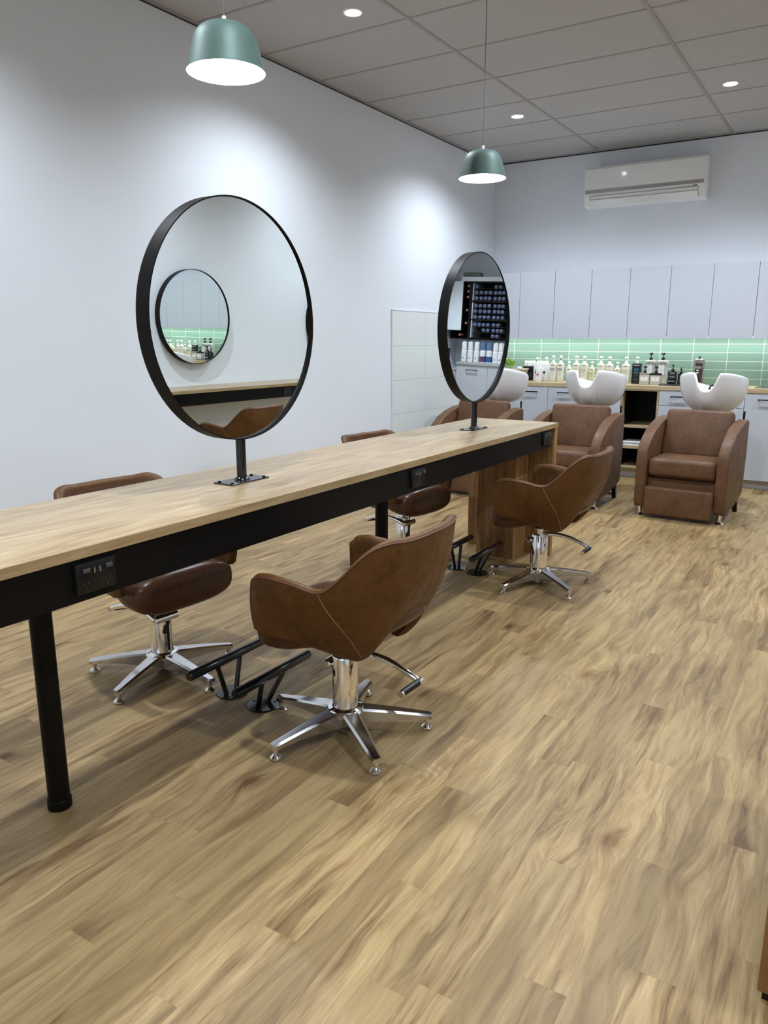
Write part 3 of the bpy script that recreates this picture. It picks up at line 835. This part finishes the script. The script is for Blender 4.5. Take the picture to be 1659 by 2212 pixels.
# air conditioner
t=thing('air_conditioner','white wall-mounted split air conditioner with grey strip, high on the back wall','air conditioner',(-2.015,YB,2.60))
bm=new(); prism(bm,[(0,.0),(-.10,-.012),(-.160,.012),(-.195,.065),(-.205,.12),(-.205,.34),(-.19,.362),(0,.365)],'x',-.565,.565,.012,3); obj('casing',bm,M_ac,t,sharp=30)
bm=new(); prism(bm,[(-.200,.150),(-.2125,.155),(-.2125,.338),(-.200,.350)],'x',-.548,.548,.003,2); obj('front_panel',bm,M_ac,t,sharp=30)
bm=new(); box(bm,-.548,.548,-.2115,-.203,.120,.148,.001,1); obj('grey_strip',bm,M_acs,t)
bm=new(); prism(bm,[(-.197,.058),(-.206,.088),(-.2075,.094),(-.199,.060)],'x',-.50,.50); prism(bm,[(-.160,.0105),(-.199,.060),(-.2045,.062),(-.164,.006)],'x',-.50,.50); obj('louvre_flap',bm,M_ac,t)
bm=new(); prism(bm,[(-.199,.0575),(-.2015,.058),(-.2015,.0605),(-.199,.060)],'x',-.50,.50)
for x in (-.502,.500): prism(bm,[(-.160,.010),(-.197,.058),(-.2075,.094),(-.2095,.094),(-.200,.057),(-.163,.006)],'x',x,x+.003)
box(bm,-.50,.50,-.2095,-.2065,.0935,.0955); box(bm,-.50,.50,-.2065,-.2035,.0580,.0605); obj('louvre_gap',bm,M_acd,t)
bm=new()
for x in (.335,.362,.389,.416): box(bm,x,x+.011,-.2075,-.2045,.098,.103)
obj('indicator_marks',bm,M_acs,t)
bm=new(); box(bm,.455,.492,-.2078,-.2045,.098,.108,.001,1); obj('display',bm,M_acd,t)

# ------------------------------------------------------------------ text helper
def text_bm(s,size,M,ext=.0003):
    cu=bpy.data.curves.new('txt','FONT'); cu.body=s; cu.size=size; cu.align_x='CENTER'; cu.align_y='CENTER'; cu.extrude=ext; cu.resolution_u=2
    o=bpy.data.objects.new('txt',cu); COL.objects.link(o)
    dg=bpy.context.evaluated_depsgraph_get(); dg.update()
    me=bpy.data.meshes.new_from_object(o.evaluated_get(dg))
    bm=new(); bm.from_mesh(me); bpy.data.objects.remove(o); bpy.data.curves.remove(cu); bpy.data.meshes.remove(me)
    bmesh.ops.transform(bm,matrix=M,verts=bm.verts); return bm
FACE=Matrix.Rotation(R(90),4,'X')       # text in XZ plane facing -Y
def txt(parent,s,size,x,y,z,m):
    return obj('label_text',text_bm(s,size,Matrix.Translation((x,y,z))@FACE),m,parent,False)

# ------------------------------------------------------------------ bottles
def body_bm(kind,w,d,h):
    bm=new()
    if kind=='round':      # flattened soft bottle
        prof=[(.80,0),(.92,.012),(.985,.04),(1.0,.10),(1.0,h-.055),(.985,h-.022),(.90,h-.006),(.55,h),(.40,h+.001)]
        prof=[(r,z) for r,z in prof]
        n=32
        rings=[]
        for r,z in prof:
            ring=[]
            for k in range(n):
                a=2*PI*k/n; ca,sa=math.cos(a),math.sin(a); ex=2/2.8
                ring.append(bm.verts.new((w/2*r*math.copysign(abs(ca)**ex,ca),d/2*r*math.copysign(abs(sa)**ex,sa),z)))
            rings.append(ring)
        for A,B in zip(rings,rings[1:]):
            for k in range(n): bm.faces.new((A[k],A[(k+1)%n],B[(k+1)%n],B[k]))
        bm.faces.new(rings[0][::-1]); bm.faces.new(rings[-1])
    elif kind=='taper':
        prof=[(.66,0),(.70,.006),(1.0,h-.03),(.99,h-.02),(.80,h-.008),(.45,h),(.38,h+.001)]
        n=32; rings=[]
        for r,z in prof:
            ring=[]
            for k in range(n):
                a=2*PI*k/n; ca,sa=math.cos(a),math.sin(a); ex=2/2.6
                ring.append(bm.verts.new((w/2*r*math.copysign(abs(ca)**ex,ca),d/2*r*math.copysign(abs(sa)**ex,sa),z)))
            rings.append(ring)
        for A,B in zip(rings,rings[1:]):
            for k in range(n): bm.faces.new((A[k],A[(k+1)%n],B[(k+1)%n],B[k]))
        bm.faces.new(rings[0][::-1]); bm.faces.new(rings[-1])
    else:
        box(bm,-w/2,w/2,-d/2,d/2,0,h,.004,3)
    return bm
def pump(t,h,m,s=1.0,collar=None,slim=False):
    bm=new(); lathe(bm,[(.0165*s,h-.001),(.0165*s,h+.014*s),(.013*s,h+.022*s),(.007*s,h+.028*s)],20,cap0=False)
    pc=obj('pump_collar',bm,collar or m,t)
    bm=new(); lathe(bm,[(.0042*s,h+.020*s),(.0042*s,h+.050*s)],12)
    if slim: lathe(bm,[(.009*s,h+.050*s),(.010*s,h+.062*s)],16)
    else: lathe(bm,[(.012*s,h+.048*s),(.0175*s,h+.052*s),(.018*s,h+.064*s),(.012*s,h+.070*s),(.004*s,h+.071*s)],20)
    tube(bm,[(0,-.005*s,h+.060*s),(0,-.026*s,h+.060*s),(0,-.032*s,h+.055*s)],[.006*s,.005*s,.004*s],10)
    obj('pump_head',bm,m,t)
    return pc
CZ=.900
BC='hair product bottles on the back counter'
def bottle(x,y,label,kind='round',w=.074,d=.052,h=.195,m=None,pm=None,s=1.0,collar=None,dark_neck=False,name='pump_bottle',z=CZ,slim=False,extra=None):
    t=thing(name,label,'bottle',(x,y,z),0,BC)
    obj('bottle_body',body_bm(kind,w,d,h),m or M_cream,t,sharp=60)
    pump(t,h,pm or M_wp,s,collar,slim)
    if dark_neck:
        bm=new(); lathe(bm,[(.0135*s,h+.018*s),(.010*s,h+.026*s),(.006*s,h+.034*s)],16); obj('neck_ring',bm,I_dk,t)
    if extra: extra(t,w,d,h)
    return t
def brand_mark(t,w,d,z):   # the small dark wing-shaped mark under the shoulder
    bm=new(); W=w*.30
    vs=[(-W,0),(-W*.5,.0026),(0,.0040),(W*.5,.0026),(W,0),(W*.5,-.0018),(0,-.0024),(-W*.5,-.0018)]
    prism(bm,[(a,b+z) for a,b in vs],'y',-d/2-.0008,-d/2+.001); obj('brand_mark',bm,I_dk,t,False)
def lines(t,w,d,zs,m,f=.26):
    bm=new()
    for k,z in enumerate(zs):
        W=w*(f-.03*(k%3)); box(bm,-W,W,-d/2-.0006,-d/2+.001,z-.0012,z+.0012)
    obj('small_print',bm,m,t,False)
def lab_blonde(t,w,d,h):
    brand_mark(t,w,d,h*.86)
    bm=new(); box(bm,-w*.33,w*.33,-d/2-.0006,-d/2+.001,h*.60,h*.70); obj('label_band',bm,I_lav,t,False)
    txt(t,'BLONDES',.0135,0,-d/2-.0012,h*.65,I_w)
    lines(t,w,d,[h*.55,h*.51,h*.44,h*.37,h*.20],I_grey)
def lab_two(a,b,m):
    def f(t,w,d,h):
        brand_mark(t,w,d,h*.86)
        txt(t,a,.0150,0,-d/2-.0008,h*.68,m)
        if b: txt(t,b,.0150,0,-d/2-.0008,h*.605,m)
        lines(t,w,d,[h*.53,h*.49,h*.42,h*.35,h*.18],I_grey)
    return f
def lab_one(a,m):
    def f(t,w,d,h):
        brand_mark(t,w,d,h*.86); txt(t,a,.0165,0,-d/2-.0008,h*.63,m); lines(t,w,d,[h*.54,h*.50,h*.42,h*.36,h*.18],I_grey)
    return f
def lab_white(t,w,d,h):
    bm=new(); box(bm,-w*.22,-w*.02,-d/2-.0006,-d/2+.001,h*.62,h*.66); box(bm,-w*.24,0,-d/2-.0006,-d/2+.001,h*.45,h*.58); obj('label_block',bm,I_dk,t,False)
    lines(t,w,d,[h*.37,h*.30,h*.2],I_grey,.18)
def lab_dot(t,w,d,h):
    bm=new(); lathe(bm,[(w*.20,0),(w*.20,.0016)],20,M=Matrix.Translation((-w*.15,-d/2+.0008,h*.50))@Matrix.Rotation(R(90),4,'X')); obj('round_emblem',bm,I_navy,t,False)
    lines(t,w,d,[h*.62,h*.36,h*.2],I_grey,.16)
def lab_redbox(t,w,d,h):
    bm=new(); box(bm,-w*.40,w*.10,-d/2-.0006,-d/2+.001,h*.44,h*.56,.002,1); obj('label_block',bm,I_red,t,False)
    lines(t,w,d,[h*.66,h*.37,h*.18],I_grey,.2)
def lab_men(t,w,d,h):
    bm=new(); box(bm,-w*.34,w*.34,-d/2-.0006,-d/2+.001,h*.90,h*.92); obj('brand_mark',bm,I_w,t,False)
    txt(t,'MEN',.021,0,-d/2-.0008,h*.71,I_blue); txt(t,'REFRESH',.0095,0,-d/2-.0008,h*.635,I_blue)
    lines(t,w,d,[h*.56,h*.50,h*.2],I_grey,.24)
    bm=new(); box(bm,-w*.05,w*.20,-d/2-.0006,-d/2+.001,h*.385,h*.405); obj('label_block',bm,I_blue,t,False)
def lab_grey(t,w,d,h):
    bm=new(); box(bm,-w*.28,w*.18,-d/2*.94-.0016,-d/2*.5,h*.38,h*.80); lb=obj('front_label',bm,M_lab,t,False)
    bm=new()
    for z in (.76,.70,.62,.58,.54): box(bm,-w*.22,w*.10,-d/2*.94-.0026,-d/2*.9,h*z,h*z+.002)
    obj('small_print',bm,I_grey,t,False)
def lab_sq(t,w,d,h):
    bm=new(); box(bm,-w*.36,w*.36,-d/2-.0008,-d/2+.001,h*.34,h*.66); obj('front_label',bm,M_lab,t,False)
    bm=new(); box(bm,-w*.12,w*.12,-d/2-.0014,-d/2+.001,h*.55,h*.60); box(bm,-w*.26,w*.26,-d/2-.0014,-d/2+.001,h*.45,h*.47); obj('small_print',bm,I_grey,t,False)
def lab_blk(t,w,d,h):
    bm=new(); box(bm,-w*.26,w*.26,-d/2-.0008,-d/2+.001,h*.85,h*.89)
    for z in (.60,.52): box(bm,-w*.34,w*.30,-d/2-.0008,-d/2+.001,h*z,h*z+.0015)
    for a,b in ((-.40,-.18),(-.08,.12),(.2,.34)): box(bm,a*w,b*w,-d/2-.0008,-d/2+.001,h*.19,h*.25)
    obj('small_print',bm,I_w,t,False)
# positions taken at the counter plane
bottle(-2.955,7.745,'white pump bottle with black print, left of the white bottle with a dark dot','box',.066,.050,.178,M_wb,M_wp,.95,extra=lab_white)
bottle(-2.870,7.775,'white pump bottle with a round dark dot, next to the first cream bottle','box',.072,.050,.180,M_wb,M_wp,.95,extra=lab_dot)
bottle(-2.905,7.675,'short white pump bottle with a red block, in front of the two white bottles','box',.056,.050,.142,M_wb,M_wp,.80,extra=lab_redbox)
bottle(-2.782,7.745,'tall cream pump bottle with lavender band and white pump, left of its twin','round',extra=lab_blonde)
bottle(-2.703,7.745,'tall cream pump bottle with lavender band and dark neck ring','round',dark_neck=True,extra=lab_blonde)
bottle(-2.624,7.780,'short cream pump bottle with lavender print behind the middle basin','round',.058,.045,.148,M_cream,M_wp,.85,extra=lab_one('BLONDES',I_lav))
bottle(-2.542,7.760,'tall cream pump bottle with gold print and white pump, behind the middle basin','round',.074,.052,.193,extra=lab_two('RICH','REPAIR',I_gold))
bottle(-2.458,7.760,'tall cream pump bottle with gold print and dark neck ring, in the basin notch','round',.076,.052,.193,dark_neck=True,extra=lab_two('RICH','REPAIR',I_gold))
bottle(-2.375,7.750,'short yellowish pump bottle with gold print, in the basin notch','round',.062,.045,.150,M_creamy,M_wp,.85,extra=lab_two('RICH','REPAIR',I_gold))
bottle(-2.290,7.760,'tall cream pump bottle with pink print and white pump','round',.076,.052,.193,extra=lab_one('COLOR',I_pink))
bottle(-2.202,7.760,'tall cream pump bottle with pink print and dark neck ring','round',.078,.052,.191,dark_neck=True,extra=lab_one('COLOR',I_pink))
bottle(-2.122,7.760,'short pinkish cream pump bottle with pink print','round',.064,.045,.150,M_creamp,M_wp,.85,extra=lab_one('COLOR',I_pink))
bottle(-2.040,7.770,'tall cream pump bottle with teal print, left of the black bottle','round',.082,.054,.192,extra=lab_two('SCALP','SPECIALIST',I_teal))
bottle(-1.938,7.785,'tall black pump bottle with teal print and white pump','box',.084,.05,.198,M_bk,M_wp,.9,collar=M_clear,extra=lab_men)
bottle(-1.832,7.880,'tall grey tapered bottle with black pump, the left of two','taper',.108,.066,.232,M_gb,M_blackplast,1.0,extra=lab_grey)
bottle(-1.715,7.880,'tall grey tapered bottle with black pump, the right of two','taper',.112,.066,.232,M_gb,M_blackplast,1.0,extra=lab_grey)
def sqtop(m):
    def f(t,w,d,h):
        bm=new(); box(bm,-w/2-.001,w/2+.001,-d/2-.001,d/2+.001,h*.82,h+.001,.002,2); obj('shoulder_band',bm,m,t); lab_sq(t,w,d,h)
    return f
M_band=mat('taupe_band',(.30,.28,.24),.3)
bottle(-1.836,7.700,'square beige pump bottle with taupe shoulder, in front of the grey bottles','box',.092,.050,.110,M_sq,M_blackplast,.95,extra=sqtop(M_band))
bottle(-1.732,7.700,'square beige pump bottle with black shoulder, in front of the grey bottles','box',.098,.050,.110,M_sq,M_blackplast,.95,extra=sqtop(M_bk))
# tray
bm=new(); box(bm,-.235,.235,-.085,.085,0,.012,.005,3); o=obj('flat_tray',bm,mat('black_tray',(.015,.016,.022),.35),None); o.location=(-1.44,7.66,CZ); tag(o,'flat black tray on the counter behind the right wash basin','tray')
bottle(-1.580,7.705,'square black pump bottle standing on the black tray','box',.076,.05,.118,M_bk,M_blackplast,1.0,z=CZ+.012,slim=True,extra=lab_blk)
t=bottle(-1.503,7.700,'small black dropper bottle with pointed nozzle beside the square black bottle','box',.052,.04,.100,M_bk,M_blackplast,.8,z=CZ+.012,slim=True)
bm=new(); lathe(bm,[(.008,.128),(.009,.140),(.003,.160)],12); obj('nozzle',bm,M_blackplast,t)
# disinfectant jar
t=thing('disinfectant_jar','tall glass jar of dark red liquid with black knob and steel frame','jar',(-1.372,7.83,CZ),0)
M_jar=mat('dark_red_jar',(.055,.018,.020),.12,coat=.4); M_jarm=mat('jar_steel',(.5,.5,.48),.25,metal=.8)
bm=new(); lathe(bm,[(.036,.012),(.036,.205)],32); obj('liquid_column',bm,M_jar,t)
bm=new(); lathe(bm,[(.042,0),(.042,.012),(.037,.013)],32); obj('jar_base',bm,M_jarm,t)
bm=new(); lathe(bm,[(.037,.205),(.042,.207),(.046,.240),(.044,.243),(.040,.246)],32); obj('lid',bm,M_jarm,t)
bm=new(); lathe(bm,[(.038,.170),(.038,.178)],32,cap0=False,cap1=False); obj('steel_band',bm,M_jarm,t)
bm=new(); lathe(bm,[(.006,.246),(.006,.258),(.011,.262),(.011,.270)],16); obj('knob',bm,M_blackplast,t)
bm=new(); tube(bm,[(.044,0,.01),(.046,0,.235)],.004,8); tube(bm,[(-.044,0,.01),(-.046,0,.235)],.004,8); obj('lift_rod',bm,M_jarm,t)
bm=new()
for z in (.118,.142):
    Mx=Matrix.Translation((-.004,-.0365,z))@Matrix.Rotation(R(-20),4,'Y'); box(bm,-.010,.010,-.001,.001,-.006,.006,M=Mx)
obj('barber_pole_mark',bm,I_w,t,False)
bm=new()
for k in range(5): box(bm,-.026+.011*k,-.019+.011*k,-.0385+abs(k-2)*.002,-.030,.160,.167)
obj('arched_lettering',bm,I_w,t,False)
# sink
bm=new(); box(bm,-.855,-.56,7.58,7.95,CZ,CZ+.0035,.001,1)
o=obj('sink',bm,M_steel,None); o.data.transform(Matrix.Translation((.71,-7.765,-CZ))); o.location=(.71*-1,7.765,CZ); tag(o,'stainless steel sink set in the counter at the right edge','sink')
bm=new(); box(bm,-.11,.11,-.13,.13,.0034,.0042); obj('bowl',bm,mat('sink_bowl',(.25,.25,.26),.3,metal=1.0),o)
# basket with plant
def basket_mat():
    m=mat('woven_basket',(.62,.56,.42),.7); n=N(m); v=n.obj(); w=n.add('ShaderNodeTexWave'); w.wave_type='BANDS'; w.bands_direction='Z'; w.inputs['Scale'].default_value=55; w.inputs['Distortion'].default_value=2.0; w.inputs['Detail'].default_value=2
    n.l(v,w.inputs['Vector']); n.l(n.ramp(w.outputs['Fac'],[(.2,(.42,.36,.25)),(.7,(.68,.62,.48))]),n.b.inputs['Base Color']); n.bump(w.outputs['Fac'],.5,.004); return m
M_basket=basket_mat()
t=thing('basket','cream woven basket on the counter behind the left wash basin','basket',(-3.195,7.70,CZ))
bm=new(); A=[];
def sq(w,d,z,n=32):
    out=[]
    for k in range(n):
        a=2*PI*k/n; ca,sa=math.cos(a),math.sin(a); ex=2/5
        out.append((w*math.copysign(abs(ca)**ex,ca),d*math.copysign(abs(sa)**ex,sa),z))
    return out
rr=[sq(.108,.070,0),sq(.135,.088,.108),sq(.139,.092,.116),sq(.135,.088,.122),sq(.128,.082,.116),sq(.105,.066,.02)]
rg=[[bm.verts.new(p) for p in r_] for r_ in rr]
for A_,B_ in zip(rg,rg[1:]):
    for k in range(32): bm.faces.new((A_[k],A_[(k+1)%32],B_[(k+1)%32],B_[k]))
bm.faces.new(rg[0]); bm.faces.new(rg[-1][::-1]); obj('woven_body',bm,M_basket,t,sharp=60)
bm=new(); tube(bm,[(p[0]*1.01,p[1]*1.01,.121) for p in sq(.137,.090,0,40)],.006,8,closed=True); obj('rim',bm,M_basket,t)
t=thing('potted_plant','small bright green leafy plant standing in the cream basket','plant',(-3.255,7.70,CZ+.035))
bm=new(); lathe(bm,[(.03,-.005),(.04,.07)],20); obj('pot',bm,M_whitem,t)
bm=new()
rnd=random.Random(3)
for k in range(420):
    th=rnd.uniform(0,2*PI); ph=math.acos(rnd.uniform(-.25,1)); rad=.062*rnd.uniform(.55,1.0)
    c=Vector((rad*math.sin(ph)*math.cos(th)*1.05,rad*math.sin(ph)*math.sin(th),.125+rad*math.cos(ph)*1.05))
    dirn=(c-Vector((0,0,.10))).normalized(); a=Vector((rnd.uniform(-1,1),rnd.uniform(-1,1),rnd.uniform(-1,1))); u=dirn.cross(a).normalized(); w=(dirn*.75+u*.5).normalized()
    L=rnd.uniform(.012,.02); W=L*.42; s=dirn.cross(w).normalized()
    p=[c,c+w*L*.5+s*W,c+w*L,c+w*L*.5-s*W]; vs=[bm.verts.new(q) for q in p]; bm.faces.new((vs[0],vs[1],vs[2])); bm.faces.new((vs[0],vs[2],vs[3]))
for k in range(14):
    a=2*PI*k/14; tube(bm,[(0,0,.05),(.04*math.cos(a),.04*math.sin(a),.13)],.0012,5)
obj('foliage',bm,M_leaf,t,False)
bm=new(); lathe(bm,[(.022,0),(.03,.012),(.024,.026),(.0,.030)],20,cap1=False); o=obj('soap_cup',bm,M_wb,None); o.location=(-3.145,7.71,CZ+.118)
tag(o,'small white cup resting in the basket beside the plant','cup')
# wall power points behind
for x,lab in ((-3.135,'white wall power point on green tiles behind the basket'),(-2.985,'white wall power point on green tiles above the black box')):
    t=thing('wall_power_point',lab,'power point',(x,YB-.009,1.065),0,'power points on the green tiles')
    bm=new(); box(bm,-.062,.062,-.009,0,-.038,.038,.002,2); pp=obj('cover_plate',bm,M_wb,t)
    for dx in (-.032,.032):
        bm=new(); box(bm,dx-.010,dx+.010,-.013,-.008,.010,.024,.002,2); obj('switch',bm,M_wp,pp)
        bm=new(); 
        for a,(oy,oz) in ((25,(-.006,-.010)),(-25,(.006,-.010)),(0,(0,-.024))):
            box(bm,-.001,.001,-.0005,.0005,-.004,.004,M=Matrix.Translation((dx+oy,-.0093,oz))@Matrix.Rotation(R(a),4,'Y'))
        obj('socket_slot',bm,I_dk,pp)
t=thing('black_box','black speaker-like box standing between basket and white bottles','box',(-3.085,7.862,CZ))
bm=new(); box(bm,-.058,.058,-.045,.045,0,.150,.005,3); obj('casing',bm,M_blackplast,t)
bm=new(); lathe(bm,[(.024,0),(.026,.004),(.018,.005)],24,M=Matrix.Translation((.022,-.045,.062))@Matrix.Rotation(R(90),4,'X')); obj('round_socket',bm,M_gap,t)

# ------------------------------------------------------------------ colour bar in the alcove (seen in the far mirror)
t=thing('colour_bar_cabinet','white cabinet with grey worktop in the alcove, seen in the far mirror','cabinet',(.62,9.85,0))
T=Matrix.Translation((-.62,-9.85,0))
def cb(name,bm,m,par=None):
    o=obj(name,bm,m,None,False); o.data.transform(T); o.parent=par or t; return o
bm=new(); box(bm,-.30,1.17,9.62,YA-.002,.08,.86); cb('carcass',bm,M_whitem)
bm=new(); box(bm,-.30,1.17,9.68,YA-.002,0,.08); cb('plinth',bm,M_kick)
M_gtop=mat('grey_worktop',(.42,.43,.44),.35)
bm=new(); box(bm,-.30,1.17,9.585,YA-.002,.86,.895,.001,1); cb('worktop',bm,M_gtop)
for a,b in ((.70,1.165),(.235,.696),(-.298,.231)):
    bm=new(); box(bm,a,b,9.60,9.62,.10,.855,.001,1); d=cb('door',bm,M_white)
    bm=new(); L=.17; xc=(a+b)/2; box(bm,xc-L/2,xc+L/2,9.57,9.58,.790,.800); box(bm,xc-L/2,xc-L/2+.008,9.575,9.60,.791,.799); box(bm,xc+L/2-.008,xc+L/2,9.575,9.60,.791,.799); cb('handle',bm,M_black,d)
t=thing('trolley_counter','low white rounded counter with black bin, left in the far mirror','counter',(1.32,9.4,0))
T=Matrix.Translation((-1.32,-9.4,0))
bm=new(); box(bm,1.18,XR-.003,9.15,9.62,.0,.775,.002,1); cb('body',bm,M_whitem)
bm=new(); box(bm,1.17,XR-.003,9.13,9.63,.775,.800,.004,2); cb('worktop',bm,M_gtop)
bm=new(); lathe(bm,[(.075,0),(.095,.27),(.098,.275),(.09,.275)],28); o=obj('black_bin',bm,M_blackplast,None); o.location=(1.30,9.45,.800); tag(o,'black tapered bin on the low counter, seen at left in far mirror','bin')
# black display rack: frame
rk=thing('colour_rack','black wall rack of colour tubes with white dividers, reflected in the far mirror','rack',(.95,9.95,1.2))
T=Matrix.Translation((-.95,-9.95,-1.2)); t=rk
yb0,yb1=9.85,YA-.002
bm=new(); box(bm,-.20,1.26,yb1-.02,yb1,1.20,1.97); box(bm,1.26,1.43,yb1-.02,yb1,1.20,1.315); cb('back_board',bm,M_dark)
bm=new(); box(bm,-.20,1.262,yb0,yb1-.02,1.952,1.972); cb('frame_board',bm,M_black)
bm=new(); box(bm,-.20,1.43,yb0,yb1-.02,1.195,1.212); cb('frame_board',bm,M_black)
bm=new(); box(bm,1.245,1.262,yb0,yb1-.02,1.315,1.955); box(bm,1.262,1.43,yb0,yb1-.02,1.300,1.317); box(bm,1.415,1.43,yb0,yb1-.02,1.21,1.30); cb('frame_board',bm,M_black)
bm=new(); box(bm,1.112,1.160,yb0-.002,yb1-.02,1.21,1.955); cb('frame_board',bm,M_black)
for z0,z1 in ((1.72,1.95),(1.475,1.695),(1.225,1.455)):
    bm=new(); box(bm,1.098,1.110,yb0-.004,yb1-.02,z0,z1); cb('white_divider',bm,M_white)
rows_z=[1.913,1.838,1.762,1.662,1.589,1.512,1.411,1.337,1.262]
for k,z in enumerate(rows_z):
    bm=new(); box(bm,-.19,1.10,yb0+.002,yb1-.02,z-.040,z-.034)
    cb('rack_shelf',bm,M_dark)
for z in (1.708,1.462):
    bm=new(); box(bm,-.20,1.112,yb0-.001,yb1-.02,z-.010,z+.010); cb('frame_board',bm,M_black)
M_tube=mat('colour_tube_cap',(.105,.13,.225),.4); M_tuber=mat('colour_tube_cap_red',(.30,.13,.11),.4); M_tubeb=mat('tube_centre',(.03,.04,.08),.4)
tube_me=None
def colour_tube(x,z,label,m,grp):
    global tube_me
    bm=new(); lathe(bm,[(.024,0),(.025,.006),(.025,.10)],18,M=Matrix.Translation((0,0,0))@Matrix.Rotation(R(-90),4,'X'))
    lathe(bm,[(.006,0),(.011,-.004),(.006,-.006)],10,M=Matrix.Rotation(R(-90),4,'X'))
    o=obj('colour_tube',bm,m,None); o.location=(x,9.868,z-.008); tag(o,label,'tube',grp); return o
ordn=['top','second','third','fourth','fifth','sixth','seventh','eighth','ninth']
xc=[1.062,.993,.926,.862,.779,.716,.657]
nth=['first','second','third','fourth','fifth','sixth','seventh']
present={0:[0,4,5],1:range(7),2:range(7),3:range(7),4:range(7),5:range(7),6:range(6),7:[2,3,4,5,6],8:[4,5]}
proto={}
for r_,cols in present.items():
    for c in cols:
        lab='blue-grey colour tube, %s from the left in the %s rack row, in the far mirror'%(nth[c],ordn[r_])
        if 'b' not in proto: proto['b']=colour_tube(xc[c],rows_z[r_],lab,M_tube,'blue-grey tubes in the black rack')
        else:
            o=proto['b'].copy(); link(o); o.location=(xc[c]+.003*math.sin(r_*2+c),9.868,rows_z[r_]-.008); o['label']=lab
sidez=[(1.19,1.922,'top'),(1.192,1.85,'second'),(1.193,1.775,'third'),(1.196,1.599,'fourth'),(1.199,1.424,'fifth'),(1.285,1.262,'lowest')]
for x,z,nm in sidez:
    lab='reddish colour tube, %s in the narrow left rack column, in the far mirror'%nm
    if 'r' not in proto:
        proto['r']=colour_tube(x,z,lab,M_tuber,'reddish tubes in the narrow rack column'); proto['r'].scale=(.72,1,.72)
    else:
        o=proto['r'].copy(); link(o); o.location=(x,9.868,z-.008); o['label']=lab
# litre bottles under the rack
def litre(x,capm,labm,label,nm):
    t=thing('developer_bottle',label,'bottle',(x,9.76,.895),0,'tall bottles on the alcove worktop')
    bm=new(); lathe(bm,[(.036,0),(.040,.004),(.040,.15),(.034,.158),(.034,.166),(.037,.172)],24,cap1=True); obj('bottle_body',bm,M_wb,t)
    bm=new(); lathe(bm,[(.036,.172),(.037,.178),(.035,.266),(.030,.270),(.008,.272),(.007,.278)],24); obj('cap',bm,capm,t)
    if labm:
        bm=new(); lathe(bm,[(.0405,.012),(.0405,.085)],24,cap0=False,cap1=False); obj('colour_label',bm,labm,t)
    else:
        bm=new(); box(bm,-.012,.014,-.0415,-.038,.045,.052); box(bm,-.012,.006,-.0415,-.038,.06,.064); obj('small_print',bm,I_dk,t,False)
M_bluec=mat('blue_cap',(.10,.19,.36),.3); M_bl=mat('blue_label',(.03,.09,.30),.4); M_pl=mat('plum_label',(.10,.06,.14),.4)
for x,cm,lm,lab in ((1.142,M_wb,None,'white litre bottle, leftmost under the tube rack, in the far mirror'),(1.047,M_wb,None,'white litre bottle, second from left under the tube rack, in the far mirror'),(.949,M_wb,None,'white litre bottle, left of the blue-capped ones, in the far mirror'),
    (.856,M_bluec,M_pl,'blue-capped litre bottle with plum label, in the far mirror'),(.761,M_bluec,M_bl,'blue-capped litre bottle with blue label, in the far mirror'),(.667,M_wb,None,'white litre bottle, right of the blue-capped ones, in the far mirror'),(.585,M_wb,None,'white litre bottle, rightmost in the far mirror')):
    litre(x,cm,lm,lab,'')
# white frame round the rack niche, grey bag on top
bm=new(); box(bm,-.30,1.30,9.86,YA,1.975,2.035); struct('trim_5',bm,M_wall)
bm=new(); box(bm,1.262,XR,9.86,YA,1.317,1.975); struct('wall_rack_pier',bm,M_wall)
bm=new(); box(bm,-.13,.13,-.06,.06,0,.060,.022,4); o=obj('grey_bag',bm,mat('grey_cloth',(.16,.18,.18),.8),None); o.location=(1.17,9.95,2.036); tag(o,'folded grey bag lying above the tube rack, in the far mirror','bag')

# ------------------------------------------------------------------ reception desk corner, lower right
t=thing('reception_desk','tan-brown panelled desk corner on a black plinth at the lower right edge','desk',(.30,1.72,0))
M_desk=leather('tan_desk_panel',(.24,.125,.045),(.30,.16,.06),.5,.05)
bm=new(); box(bm,-.345,.40,-.215,.30,.022,.96,.004,2); obj('body',bm,M_desk,t)
bm=new(); box(bm,-.335,.40,-.205,.29,0,.022); obj('plinth',bm,M_blackplast,t)
bm=new(); box(bm,-.355,.42,-.225,.31,.96,.985,.002,1); obj('desktop',bm,M_top,t)

# ------------------------------------------------------------------ camera, world, view
cam=bpy.data.cameras.new('camera'); cam.sensor_fit='VERTICAL'; cam.sensor_height=24.0; cam.lens=24.0*1640/2212; cam.clip_start=.02
co=link(bpy.data.objects.new('camera',cam)); co.location=(0,0,1.32); co.rotation_euler=(R(90-12.7469),0,R(32.118)); scn.camera=co
w=bpy.data.worlds.new('world'); scn.world=w; w.use_nodes=True
w.node_tree.nodes['Background'].inputs[0].default_value=(.82,.92,1.1,1); w.node_tree.nodes['Background'].inputs[1].default_value=1.3
scn.view_settings.view_transform='Standard'; scn.view_settings.look='None'; scn.view_settings.exposure=0.0; scn.view_settings.gamma=1.0
scn.view_settings.use_curve_mapping=False
scn.cycles.max_bounces=10; scn.cycles.diffuse_bounces=5; scn.cycles.glossy_bounces=6; scn.cycles.sample_clamp_indirect=8.0
scn.cycles.caustics_reflective=False; scn.cycles.caustics_refractive=False
